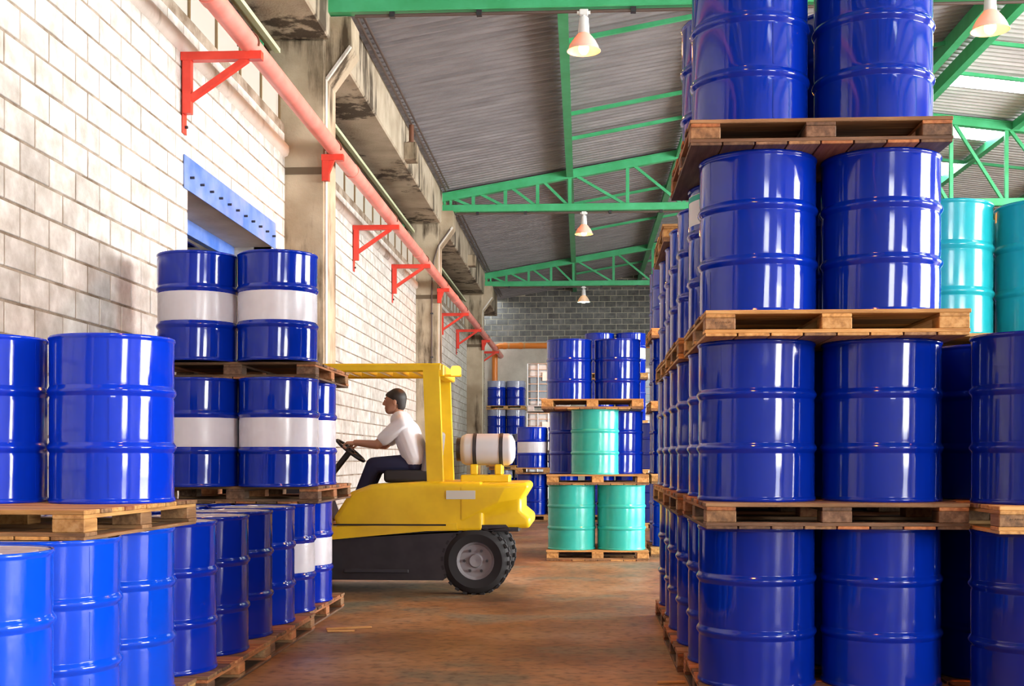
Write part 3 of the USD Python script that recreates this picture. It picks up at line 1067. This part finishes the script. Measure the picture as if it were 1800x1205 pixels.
def stack(where, pc, cols, rows, tiers, jit=0.012):
    """where: short phrase; pc: pallet centre (x, y); tiers: (pallet kind or None, {(col, row): drum kind}, (dx, dy))."""
    for k, (pk, dr, off) in enumerate(tiers):
        z = k * (PH + DH)
        a = random.uniform(-0.008, 0.008)
        if pk:
            pallet(pk, (pc[0] + off[0], pc[1] + off[1], z), f'{TIER[k]} tier of {where}', a)
        for (c, rr), kind in dr.items():
            x = cols[c] + off[0] * (0.5 if pk else 1) + random.uniform(-jit, jit) * 0.3
            y = rows[rr] + off[1] * 0.5 + random.uniform(-jit, jit) * 0.3
            side = ('left', 'right', 'far right')[c] if len(cols) > 1 else 'only'
            fr = ('front', 'rear', 'third row')[rr]
            drum(kind, (x, y, z + PH + 0.0012), f'{fr} {side}, {TIER[k]} tier of {where}')


def full(kind, **over):
    d = {(c, r): kind for c in (0, 1) for r in (0, 1)}
    d.update({(int(k[1]), int(k[2])): v for k, v in over.items()})
    return d


# right-hand row: tall stack in front, two behind it
RC = [0.895, 1.52]
stack('tall right foreground stack', (1.215, 6.42), RC, [6.20, 6.83],
      [('dark', full('blue'), (0, 0)), ('dark', full('blue'), (0.0, 0)), ('honey', full('blue', d01='labelled'), (0.0, -0.02)), ('dark', full('blue'), (-0.07, 0.02))])
stack('middle stack in the right row', (1.215, 7.73), RC, [7.45, 8.07], [('dark', full('blue'), (-0.03, 0)), ('dark', full('blue'), (-0.03, 0)), ('honey', full('blue'), (-0.02, 0))])
stack('rear stack in the right row', (1.215, 9.03), RC, [8.72, 9.35], [('dark', full('blue'), (0.0, 0)), ('mixed', full('blue'), (-0.02, 0)), ('mixed', full('blue'), (0, 0)), ('mixed', {}, (-0.02, 0))])
# far right row
stack('far right edge stack', (2.49, 6.10), [2.17, 2.80], [5.86, 6.49], [('dark', full('navy'), (0, 0)), ('honey', full('navy'), (0, 0))])
stack('far right stack with turquoise drums', (2.50, 7.56), [2.17, 2.80], [7.38, 8.0], [('dark', full('navy'), (0, 0)), ('mixed', full('navy'), (0, 0)), ('honey', full('turq'), (0.0, 0))])
# left row
LC = [-2.92, -2.295]
stack('nearest left stack', (-2.62, 5.47), LC, [5.04, 5.73], [('mixed', {(0, 0): 'cobalt', (1, 0): 'cobalt', (0, 1): 'cobalt', (1, 1): 'cobalt'}, (0, 0))])
pallet('mixed', (-2.65, 5.50, PH + DH), 'second tier of nearest left stack', -0.05)
drum('royal', (-2.30, 5.74, PH + DH + PH + 0.0012), 'rear right, second tier of nearest left stack')
drum('royal', (-2.93, 5.70, PH + DH + PH + 0.0012), 'rear left, second tier of nearest left stack')
pallet('mixed', (-2.62, 3.98, 0), 'on the floor at bottom left corner')
drum('cobalt', (-2.275, 4.32, PH + 0.0012), 'grey lidded, cut by bottom left corner of picture')
stack('low left row of drums', (-2.57, 6.76), [-2.90, -2.28], [6.36, 6.98], [('dark', full('blue', d11='navy'), (0, 0))])
stack('low left row beyond first pallet', (-2.58, 8.04), LC, [7.60, 8.215], [('dark', full('navy', d11='blue'), (0, 0))])
stack('left stack of banded drums', (-2.57, 9.36), [-2.875, -2.262], [8.83, 9.45],
      [('dark', full('banded'), (-0.06, 0)), ('dark', full('banded'), (0, 0)), ('dark', {(0, 0): 'banded', (1, 0): 'banded'}, (-0.02, 0))])
# middle of the aisle
stack('mint drum stack mid aisle', (0.19, 15.22), [-0.13, 0.49], [14.91, 15.54], [('mixed', {(0, 0): 'mint', (1, 0): 'mint', (0, 1): 'navy', (1, 1): 'navy'}, (0, 0)),
      ('mixed', {(0, 1): 'blue', (1, 1): 'blue'}, (0, 0)), ('mixed', {(0, 1): 'blue', (1, 1): 'blue'}, (-0.06, 0))])
drum('mint', (0.16, 14.91, PH + DH + PH + 0.0012), 'single one in front on second tier mid aisle')
stack('blue stack behind the mint drums', (0.66, 24.0), [0.35, 0.97], [23.8, 24.42], [('mixed', full('blue'), (0, 0)), ('mixed', full('blue'), (0, 0)), ('mixed', full('blue'), (0, 0)), ('mixed', full('blue', d11='banded', d10='banded'), (0, 0))])
stack('low stack left of mint drums', (-0.68, 24.0), [-0.99, -0.37], [23.75, 24.37], [('mixed', full('blue'), (0, 0)), ('mixed', full('banded'), (0, 0))])
# beyond the right row
stack('tall stack beyond right row', (1.5, 15.85), [1.20, 1.82], [15.5, 16.12], [('mixed', full('cobalt'), (0, 0)), ('mixed', full('blue'), (0, 0)), ('mixed', full('blue'), (0, 0)), ('mixed', full('blue'), (0, 0))])
stack('short stack right of mint drums', (1.62, 21.3), [1.31, 1.93], [21.0, 21.62], [('mixed', full('blue'), (0, 0)), ('mixed', full('blue'), (0, 0))])
# far left corner by the back wall
stack('film wrapped stack by back wall', (-2.45, 38.9), [-2.76, -2.14], [38.6, 39.22], [('honey', full('film'), (0, 0)), ('honey', full('film'), (0, 0)), ('honey', full('film'), (0, 0)), ('honey', full('film'), (0, 0))])
stack('stack beside the far left column', (-1.75, 31.0), [-2.06, -1.44], [30.7, 31.32], [('honey', full('film'), (0, 0)), ('honey', full('film'), (0, 0))])
# in the next hall, seen through the door
stack('stack seen through the door', (-4.75, 13.7), [-5.06, -4.44], [13.4, 14.02], [('dark', full('navy'), (0, 0)), ('dark', full('navy'), (0, 0)), ('dark', full('navy'), (0, 0)), ('dark', full('navy'), (0, 0))])


# ------------------------------------------------------------------ liquid totes in cages
def build_tote(p):
    h = 0.5
    b = MB()
    for x in (-0.42, 0, 0.42):
        b.box((x - 0.08, -h, 0.02), (x + 0.08, h, 0.12), 0.01)
    b.box((-h, -h, 0.12), (h, h, 0.145), 0.005)
    b.box((-h, -h, 0.0), (h, h, 0.02), 0.005)
    part(p, 'base_pallet', b, 'cage_steel')
    b = MB()
    s = 0.06
    mf = m3.Manifold.batch_hull([m3.Manifold.sphere(s, 20).translate((x * (h - 0.03 - s), y * (h - 0.03 - s), z)) for x in (-1, 1) for y in (-1, 1) for z in (0.15 + s, 1.12 - s)])
    b.tm(mf)
    part(p, 'tank', b, 'tote_plastic', smooth=40)
    b = MB()
    b.box((-h + 0.022, -h + 0.022, 0.2), (h - 0.022, h - 0.022, 0.88), 0.05)
    part(p, 'fill_shadow', b, 'tote_liquid', label='grey liquid level showing in the tank')
    b = MB()
    b.lathe([(0.11, 1.11), (0.11, 1.15), (0.10, 1.16), (0, 1.16)], 24)
    part(p, 'filler_cap', b, 'black_plastic', smooth=35)
    b = MB()
    b.tube([(0, -h + 0.05, 0.2), (0, -h - 0.06, 0.2)], 0.05, 14)
    part(p, 'valve', b, 'black_plastic', smooth=35)
    for z in (0.30, 0.47, 0.64, 0.81, 0.98, 1.12):
        b = MB()
        ring = [(-h, -h, z), (h, -h, z), (h, h, z), (-h, h, z), (-h, -h, z)]
        for a, c in zip(ring[:-1], ring[1:]):
            b.tube([a, c], 0.012, 8)
        part(p, 'cage_hoop', b, 'cage_steel', smooth=40)
    for t in (-0.5, -0.25, 0.0, 0.25, 0.5):
        for (x, y) in ((t, -h), (t, h)) + (((-h, t), (h, t)) if abs(t) < 0.4 else ()):
            b = MB()
            b.tube([(x, y, 0.145), (x, y, 1.12)], 0.012, 8)
            part(p, 'cage_upright', b, 'cage_steel', smooth=40)
    b = MB()
    b.box((-0.15, -h - 0.016, 0.72), (0.15, -h - 0.012, 0.92))
    part(p, 'name_plate', b, 'white_trim')


for k in range(3):
    copy_of('tote', 'liquid_tote', build_tote, f'caged white plastic liquid tote, {("bottom", "middle", "top")[k]} of the stack left of mint drums', 'tote', (-0.80, 28.6, k * 1.165), 0.02 * k, 'caged liquid totes')
for k in range(3):
    copy_of('tote', 'liquid_tote', build_tote, f'caged white plastic liquid tote, {("bottom", "middle", "top")[k]} of the stack right of mint drums', 'tote', (1.95, 29.8, k * 1.165), 0.0, 'caged liquid totes')

# steel storage cage beyond the door
t = thing('storage_rack', 'pale steel storage rack frame seen through the door opening', 'rack', (0, 0, 0))
for x in (-4.9, -3.98):
    b = MB()
    b.bar((x, 12.6, 0), (x, 12.6, 3.55), 0.05, 0.05, up=(1, 0, 0))
    part(t, 'rack_post', b, 'cage_steel')
for z in (1.2, 2.3, 3.48):
    b = MB()
    b.bar((-4.9, 12.6, z), (-3.98, 12.6, z), 0.05, 0.06)
    part(t, 'rack_beam', b, 'cage_steel')
for z0, z1 in ((1.2, 2.3), (2.3, 3.45)):
    b = MB()
    b.bar((-4.5, 12.6, z0), (-4.0, 12.6, z1), 0.03, 0.03)
    part(t, 'rack_brace', b, 'cage_steel')
b = MB()
b.bar((-13.5, 15.5, 6.3), (-4.0, 15.5, 6.3), 0.12, 0.14)
for k in range(9):
    b.bar((-13 + k, 15.5, 6.3), (-12.5 + k, 15.5, 7.0), 0.05, 0.05)
    b.bar((-12.5 + k, 15.5, 7.0), (-12 + k, 15.5, 6.3), 0.05, 0.05)
b.bar((-13.5, 15.5, 7.05), (-4.0, 15.5, 6.85), 0.12, 0.12)
q = numbered('/World', 'roof_truss')
usdkit.mesh(stage, q, b.out(), M['green_paint'])
tag(q, 'green roof truss of the next hall seen through the door', 'roof truss')

# ------------------------------------------------------------------ forklift truck
Y0, Y1 = 10.95, 12.10
fl = thing('forklift', 'yellow forklift truck with black chassis driving behind the left stacks', 'forklift', (-1.4, 11.5, 0))
FO = np.array([-1.4, 11.5, 0.0])


def fpart(name, mb, mat, smooth=False, label=None, parent=None):
    v, f = mb.out()
    return part(parent or fl, name, (v - FO, f), mat, smooth=smooth, label=label)


def rounded(pts, r, n=16):
    return m3.Manifold.batch_hull([m3.Manifold.sphere(r, n).translate(tuple(p)) for p in pts])


# hood and side panels
b = MB()
r = 0.05
side = [(-2.25, 0.70), (-2.12, 0.90), (-1.95, 0.965), (-1.50, 0.99), (-0.95, 0.99), (-0.95, 0.62), (-2.22, 0.60)]
b.tm(rounded([(x, y, z) for x, z in side for y in (Y0 + 0.06, Y1 - 0.06)], r))
fpart('hood', b, 'lift_yellow', smooth=35)
b = MB()
up = [(x, y, z) for x, z in ((-1.05, 0.985), (-0.535, 0.99), (-0.59, 0.90), (-1.05, 0.70)) for y in (Y0 + 0.10, Y1 - 0.10)]
up += [(x, y, z) for x, z in ((-1.1, 0.98), (-1.1, 0.70), (-0.72, 0.98), (-0.78, 0.86)) for y in (Y0 + 0.05, Y1 - 0.05)]
mf = rounded(up, 0.045)
md = rounded([(x, y, z) for x, z in ((-1.1, 0.95), (-0.60, 0.93), (-0.60, 0.66), (-1.1, 0.60)) for y in (Y0 + 0.10, Y1 - 0.10)], 0.045)
lo = rounded([(x, y, z) for x, z in ((-1.1, 0.75), (-0.60, 0.76), (-0.515, 0.69), (-0.515, 0.655), (-1.1, 0.645)) for y in (Y0 + 0.10, Y1 - 0.10)], 0.045)
b.tm(mf + md + lo)
fpart('counterweight', b, 'lift_yellow', smooth=40)
b = MB()
b.prism([(-3.0, 0.44), (-1.45, 0.585), (-1.15, 0.60), (-1.15, 0.66), (-3.0, 0.60)], Y0 - 0.01, Y1 + 0.01)
fpart('step_plate', b, 'lift_yellow')
b = MB()
b.box((-2.30, Y0 - 0.012, 0.635), (-1.25, Y0 + 0.0, 0.650))
fpart('panel_gap', b, 'rubber')
b = MB()
b.prism([(-3.05, 0.13), (-1.28, 0.13), (-1.20, 0.30), (-1.16, 0.56), (-0.66, 0.62), (-0.66, 0.60), (-0.70, 0.645), (-1.2, 0.64), (-1.45, 0.60), (-3.05, 0.47)], Y0 + 0.02, Y1 - 0.02)
fpart('chassis', b, 'lift_black')
b = MB()
b.box((-2.2, Y0 - 0.0, 0.20), (-1.6, Y0 + 0.02, 0.23), 0.004)
fpart('chassis_rail', b, 'dark_metal')


def wheel(name, x, y, R, w):
    b = MB()
    prof = [(R * 0.56, -w / 2 + 0.02), (R * 0.80, -w / 2), (R * 0.94, -w / 2 + 0.02), (R, -w / 2 + 0.05), (R, w / 2 - 0.05), (R * 0.94, w / 2 - 0.02), (R * 0.80, w / 2), (R * 0.56, w / 2 - 0.02)]
    b.lathe(prof, 48, o=(x, y, R), axis='y')
    for k in range(24):
        a = 2 * math.pi * k / 24
        for s in (-1, 1):
            c = np.array([x + R * math.cos(a + 0.06 * s), y + s * w * 0.22, R + R * math.sin(a + 0.06 * s)])
            d = np.array([-math.sin(a), 0, math.cos(a)])
            b.bar(c - d * 0.02, c + d * 0.02, w * 0.40, 0.022, up=(math.cos(a), 0, math.sin(a)))
    wp = fpart(name, b, 'rubber', smooth=35)
    b = MB()
    b.lathe([(0.0, -w / 2 + 0.05), (R * 0.18, -w / 2 + 0.04), (R * 0.22, -w / 2 + 0.06), (R * 0.48, -w / 2 + 0.055), (R * 0.56, -w / 2 + 0.02), (R * 0.58, -w / 2 + 0.03), (R * 0.58, w / 2 - 0.03), (0.0, w / 2 - 0.05)], 32, o=(x, y, R), axis='y')
    fpart('rim', b, 'seat_grey', smooth=35, parent=wp)
    for k in range(6):
        a = k * math.pi / 3
        b = MB()
        px, pz = x + R * 0.34 * math.cos(a), R + R * 0.34 * math.sin(a)
        b.tube([(px, y - w / 2 + 0.06, pz), (px, y - w / 2 + 0.035, pz)], 0.014, 6)
        fpart('wheel_nut', b, 'dark_metal', parent=wp)


wheel('rear_wheel', -0.98, Y0 + 0.12, 0.31, 0.24)
wheel('rear_wheel', -0.98, Y1 - 0.12, 0.31, 0.24)
wheel('front_wheel', -2.78, Y0 + 0.12, 0.35, 0.26)
wheel('front_wheel', -2.78, Y1 - 0.12, 0.35, 0.26)
# overhead guard
for y in (Y0 + 0.12, Y1 - 0.12):
    b = MB()
    pts = [(-2.95, y, 0.60), (-2.93, y, 1.0), (-2.74, y, 1.90), (-2.68, y, 2.03), (-2.56, y, 2.085)]
    b.tube(pts, 0.04, 12)
    fpart('front_post', b, 'lift_yellow', smooth=40)
    b = MB()
    b.box((-2.66, y - 0.035, 2.06), (-1.30, y + 0.035, 2.14), 0.015)
    fpart('guard_rail', b, 'lift_yellow')
    b = MB()
    b.bar((-1.36, y, 0.98), (-1.40, y, 2.08), 0.09, 0.15, up=(1, 0, 0))
    fpart('rear_post', b, 'lift_yellow')
for k in range(8):
    b = MB()
    x = -2.56 + k * 0.16
    b.box((x - 0.022, Y0 + 0.1, 2.075), (x + 0.022, Y1 - 0.1, 2.125), 0.008)
    fpart('guard_bar', b, 'lift_yellow')
b = MB()
b.box((-2.68, Y0 + 0.09, 2.05), (-2.61, Y1 - 0.09, 2.13), 0.01)
b.box((-1.38, Y0 + 0.09, 2.02), (-1.28, Y1 - 0.09, 2.13), 0.01)
fpart('guard_cross_member', b, 'lift_yellow')
b = MB()
b.lathe([(0.0, 0), (0.05, 0.0), (0.05, 0.07), (0.035, 0.09), (0.0, 0.09)], 20, o=(-1.18, Y0 + 0.2, 2.03))
fpart('beacon', b, 'beacon_glow', smooth=35, label='orange warning beacon behind the guard')
b = MB()
b.bar((-1.32, Y0 + 0.2, 2.03), (-1.13, Y0 + 0.2, 2.03), 0.05, 0.02)
fpart('beacon_arm', b, 'lift_yellow')
# seat, steering, tank
b = MB()
b.tm(rounded([(x, y, z) for x in (-1.85, -1.42) for y in (11.30, 11.74) for z in (1.06, 1.11)], 0.035))
fpart('seat_cushion', b, 'seat_black', smooth=40)
b = MB()
b.tm(rounded([(x, y, z) for x, z in ((-1.50, 1.12), (-1.42, 1.12), (-1.44, 1.48), (-1.38, 1.48)) for y in (11.31, 11.73)], 0.035))
fpart('seat_back', b, 'seat_grey', smooth=40)
b = MB()
b.tm(rounded([(x, y, z) for x, z in ((-2.92, 0.66), (-2.46, 0.66), (-2.86, 1.16), (-2.66, 1.2)) for y in (11.1, 11.95)], 0.03))
fpart('dashboard', b, 'lift_black', smooth=40)
SWC = np.array([-2.25, 11.52, 1.33])
swn = np.array([0.62, 0, 0.78])
e1, e2 = np.array([0, 1.0, 0]), np.cross(swn, (0, 1.0, 0))
b = MB()
an = np.linspace(0, 2 * np.pi, 33)
b.tube([SWC + 0.165 * (math.cos(a) * e1 + math.sin(a) * e2) for a in an], 0.014, 10, cap=False)
for a in (0.5, 2.6, 4.7):
    b.tube([SWC, SWC + 0.165 * (math.cos(a) * e1 + math.sin(a) * e2)], 0.011, 8)
b.tube([SWC - swn * 0.02, SWC + swn * 0.02], 0.04, 14)
fpart('steering_wheel', b, 'black_plastic', smooth=40)
b = MB()
b.tube([SWC - swn * 0.02, SWC - swn * 0.30], 0.03, 12)
fpart('steering_column', b, 'black_plastic', smooth=40)
b = MB()
zc = 1.34
b.lathe([(0.0, -1.17), (0.08, -1.165), (0.13, -1.14), (0.15, -1.10), (0.152, -0.70), (0.13, -0.66), (0.08, -0.635), (0.0, -0.63)], 32, o=(0, 11.35, zc), axis='x')
tk = fpart('gas_tank', b, 'tank_grey', smooth=40, label='grey gas cylinder lying behind the driver')
for x in (-1.03, -0.78):
    b = MB()
    b.tube([(x, 11.35, zc), (x + 0.035, 11.35, zc)], 0.156, 32)
    fpart('tank_strap', b, 'dark_metal', smooth=40, parent=tk)
b = MB()
b.tube([(-1.19, 11.35, zc), (-1.13, 11.35, zc)], 0.11, 24)
fpart('tank_collar', b, 'dark_metal', smooth=40, parent=tk)
b = MB()
b.box((-1.14, 11.18, 1.03), (-0.68, 11.52, 1.10), 0.01)
b.box((-1.05, 11.20, 1.10), (-0.98, 11.50, 1.20), 0.01)
b.box((-0.82, 11.20, 1.10), (-0.75, 11.50, 1.20), 0.01)
fpart('tank_cradle', b, 'lift_yellow')
b = MB()
b.box((-1.25, Y0 + 0.002, 0.88), (-0.98, Y0 + 0.008, 0.96), 0.001)
fpart('side_decal', b, 'decal_silver')
b = MB()
b.box((-1.0, Y0 + 0.06, 0.58), (-0.58, Y1 - 0.06, 0.62), 0.006)
fpart('rear_bumper', b, 'dark_metal')
# mast and forks in front, behind the drum stacks
for y in (11.2, 11.85):
    b = MB()
    b.box((-3.22, y - 0.05, 0.06), (-3.10, y + 0.05, 2.15), 0.008)
    fpart('mast_rail', b, 'lift_black')
    b = MB()
    b.box((-3.34, y - 0.05, 0.10), (-3.30, y + 0.05, 0.7), 0.006)
    b.box((-4.3, y - 0.05, 0.10), (-3.30, y + 0.05, 0.135), 0.006)
    fpart('fork', b, 'dark_metal')
b = MB()
b.box((-3.30, 11.1, 0.35), (-3.22, 11.95, 0.45), 0.006)
b.box((-3.30, 11.1, 0.62), (-3.22, 11.95, 0.70), 0.006)
fpart('fork_carriage', b, 'lift_black')

# ------------------------------------------------------------------ driver
pr = thing('person', 'driver in white shirt and navy trousers sitting on the yellow forklift', 'person', (-1.6, 11.52, 0))
PO = np.array([-1.6, 11.52, 0.0])


def chain(js):
    """Hull of spheres along joints (position, radius)."""
    out = None
    for (p, r), (q, s) in zip(js[:-1], js[1:]):
        h = m3.Manifold.batch_hull([m3.Manifold.sphere(r, 20).translate(tuple(map(float, p))), m3.Manifold.sphere(s, 20).translate(tuple(map(float, q)))])
        out = h if out is None else out + h
    return out


def smoothed(mf, L, it=12):
    mf = mf.refine_to_length(L)
    q = mf.to_mesh()
    m = trimesh.Trimesh(q.vert_properties[:, :3], q.tri_verts, process=True)
    trimesh.smoothing.filter_taubin(m, iterations=it)
    return m


def ppart(name, m, mat, label=None, parent=None, smooth=True):
    return part(parent or pr, name, (np.array(m.vertices) - PO, np.array(m.faces)), mat, smooth=smooth, label=label)


yc = 11.52
HIP, CHEST, NECK = np.array([-1.60, yc, 1.22]), np.array([-1.72, yc, 1.53]), np.array([-1.765, yc, 1.66])
HEAD = np.array([-1.815, yc, 1.80])
body = None
# torso, neck, head, arms, legs as one continuous figure
body = rounded([HIP + (0, s * 0.11, 0) for s in (-1, 1)] + [CHEST + (0.02, s * 0.12, -0.02) for s in (-1, 1)], 0.105)
body = body + rounded([CHEST + (-0.0, s * 0.13, 0.0) for s in (-1, 1)] + [NECK + (0.01, s * 0.08, -0.04) for s in (-1, 1)], 0.075)
body = body + chain([(NECK + (0.01, 0, -0.03), 0.058), (NECK + (-0.02, 0, 0.05), 0.053)])
headm = m3.Manifold.batch_hull([m3.Manifold.sphere(0.088, 32).translate(tuple(HEAD + (0.018, 0, 0.035))), m3.Manifold.sphere(0.075, 32).translate(tuple(HEAD + (-0.022, 0, 0.015))),
                                m3.Manifold.sphere(0.042, 32).translate(tuple(HEAD + (-0.052, 0, -0.075))), m3.Manifold.sphere(0.05, 32).translate(tuple(HEAD + (-0.01, 0, -0.06)))])
nose = m3.Manifold.batch_hull([m3.Manifold.sphere(0.009, 12).translate(tuple(HEAD + (-0.093, 0, 0.022))), m3.Manifold.sphere(0.014, 12).translate(tuple(HEAD + (-0.108, 0, -0.018))),
                               m3.Manifold.sphere(0.012, 12).translate(tuple(HEAD + (-0.088, 0.012, -0.022))), m3.Manifold.sphere(0.012, 12).translate(tuple(HEAD + (-0.088, -0.012, -0.022)))])
headm = headm + nose
for s in (-1, 1):
    headm = headm + m3.Manifold.sphere(1.0, 20).scale((0.019, 0.010, 0.029)).translate(tuple(HEAD + (0.012, s * 0.089, -0.005)))
body = body + headm
hands = m3.Manifold()
for s in (-1, 1):
    sh = CHEST + (-0.005, s * 0.185, 0.055)
    el = np.array([-1.95, yc + s * 0.225, 1.385])
    wr = np.array([-2.165, yc + s * 0.19, 1.405])
    body = body + chain([(sh, 0.062), (el, 0.043), (wr, 0.029)])
    pal = wr + (-0.075, -s * 0.012, -0.005)
    hands = hands + m3.Manifold.batch_hull([m3.Manifold.sphere(0.016, 14).translate(tuple(p)) for p in (wr, wr + (0, 0, -0.012), pal + (0, 0.030, 0.002), pal + (0, -0.030, 0.002), pal + (0.03, 0.03, -0.004), pal + (0.03, -0.03, -0.004))])
    for k, L in enumerate((0.040, 0.045, 0.042, 0.033)):
        yk = (0.030 - 0.020 * k) * (-s)
        a0 = pal + (-0.005, yk, 0.004)
        a1 = a0 + (-L * 0.75, 0, -0.016)
        a2 = a1 + (-0.006, 0, -L * 0.62)
        a3 = a2 + (0.020, 0, -0.012)
        hands = hands + chain([(a0, 0.0095), (a1, 0.009), (a2, 0.0085), (a3, 0.0075)])
    t0 = wr + (-0.025, -s * 0.025, -0.006)
    t1 = t0 + (-0.028, -s * 0.028, -0.018)
    hands = hands + chain([(t0, 0.011), (t1, 0.010), (t1 + (-0.024, -s * 0.002, -0.018), 0.0085)])
    hip = HIP + (0.0, s * 0.095, -0.02)
    kn = np.array([-2.00, yc + s * 0.13, 1.19])
    an_ = np.array([-2.17, yc + s * 0.13, 0.80])
    body = body + chain([(hip, 0.088), (kn, 0.062), (an_, 0.042)])
    body = body + chain([(an_ + (0.02, 0, -0.05), 0.042), (an_ + (-0.13, 0, -0.075), 0.032)])
m = smoothed(body, 0.012, 8)
mf = m3.Manifold(m3.Mesh(np.array(m.vertices, np.float32), np.array(m.faces, np.uint32)))
mf = (mf + hands).to_mesh() if mf.num_tri() else hands.to_mesh()
m = trimesh.Trimesh(mf.vert_properties[:, :3], mf.tri_verts, process=False)
ppart('body', m, 'skin')
# clothes: shells that follow the figure
sh_m = rounded([HIP + (0, s * 0.11, 0.03) for s in (-1, 1)] + [CHEST + (0.02, s * 0.12, -0.02) for s in (-1, 1)], 0.120)
sh_m = sh_m + rounded([CHEST + (0, s * 0.13, 0.0) for s in (-1, 1)] + [NECK + (0.012, s * 0.085, -0.04) for s in (-1, 1)], 0.094)
for s in (-1, 1):
    sh = CHEST + (-0.005, s * 0.185, 0.055)
    el = np.array([-1.95, yc + s * 0.225, 1.385])
    sh_m = sh_m + chain([(NECK + (0.012, s * 0.085, -0.045), 0.088), (sh, 0.080), (sh + (el - sh) * 0.72, 0.066)])
collar = m3.Manifold.cylinder(0.035, 0.066, 0.060, 24).rotate((0, -12, 0)).translate(tuple(NECK + (0.005, 0, -0.02)))
m = smoothed(sh_m + collar, 0.016, 10)
ppart('shirt', m, 'shirt', label='white short sleeved shirt')
tr = rounded([HIP + (0.0, s * 0.105, -0.015) for s in (-1, 1)] + [HIP + (0.0, s * 0.10, 0.03) for s in (-1, 1)], 0.112)
for s in (-1, 1):
    hip = HIP + (0.0, s * 0.095, -0.02)
    kn = np.array([-2.00, yc + s * 0.13, 1.19])
    an_ = np.array([-2.17, yc + s * 0.13, 0.80])
    tr = tr + chain([(hip, 0.102), (kn, 0.076), (an_, 0.060)])
m = smoothed(tr, 0.018, 10)
ppart('trousers', m, 'trousers', label='dark navy trousers')
for s in (-1, 1):
    an_ = np.array([-2.17, yc + s * 0.13, 0.80])
    m = smoothed(chain([(an_ + (0.03, 0, -0.06), 0.047), (an_ + (-0.14, 0, -0.08), 0.037)]), 0.012, 6)
    ppart('shoe', m, 'shoe')
hr = m3.Manifold.batch_hull([m3.Manifold.sphere(0.095, 32).translate(tuple(HEAD + (0.022, 0, 0.042))), m3.Manifold.sphere(0.080, 32).translate(tuple(HEAD + (-0.018, 0, 0.036))), m3.Manifold.sphere(0.062, 24).translate(tuple(HEAD + (0.045, 0, -0.03)))])
hr = hr - m3.Manifold.cube((0.3, 0.4, 0.3), True).rotate((0, 28, 0)).translate(tuple(HEAD + (-0.175, 0, -0.06)))
hr = hr - m3.Manifold.cube((0.12, 0.4, 0.2), True).translate(tuple(HEAD + (-0.02, 0, -0.12)))
m = smoothed(hr, 0.012, 4)
ppart('hair', m, 'hair', label='short dark hair')
for s in (-1, 1):
    b = MB()
    b.tm(m3.Manifold.sphere(0.0115, 16).translate(tuple(HEAD + (-0.079, s * 0.032, 0.018))))
    part(pr, 'eye', (b.out()[0] - PO, b.out()[1]), 'eye_white', smooth=True)
    b = MB()
    b.tm(m3.Manifold.sphere(0.006, 12).translate(tuple(HEAD + (-0.0865, s * 0.032, 0.018))))
    part(pr, 'pupil', (b.out()[0] - PO, b.out()[1]), 'hair', smooth=True)
    b = MB()
    b.tube([HEAD + (-0.086, s * 0.048, 0.034), HEAD + (-0.094, s * 0.03, 0.040), HEAD + (-0.096, s * 0.016, 0.036)], 0.0045, 6)
    part(pr, 'eyebrow', (b.out()[0] - PO, b.out()[1]), 'hair', smooth=True)
b = MB()
b.tube([HEAD + (-0.080, 0.024, -0.060), HEAD + (-0.094, 0.0, -0.058), HEAD + (-0.080, -0.024, -0.060)], 0.006, 8)
plain('lip', (0.36, 0.13, 0.10), 0.5)
part(pr, 'mouth', (b.out()[0] - PO, b.out()[1]), 'lip', smooth=True)

# ------------------------------------------------------------------ small things on the floor
for i, (x, y, a, L, lab) in enumerate([(0.50, 6.75, 0.15, 0.16, 'pale wood splinter on floor beside the right pallets'), (-1.72, 8.75, 0.35, 0.34, 'thin broken wood slat on floor beside the left pallets'), (-1.75, 8.6, 0.1, 0.2, 'short wood sliver on floor beside the left pallets')]):
    t = numbered('/World', 'wood_splinter')
    b = MB()
    b.box((-L / 2, -0.012, 0), (L / 2, 0.012, 0.014), 0.003)
    usdkit.mesh(stage, t, b.out(), M['wood_honey_x'])
    place(t, (x, y, 0.0), a)
    tag(t, lab, 'wood splinter')
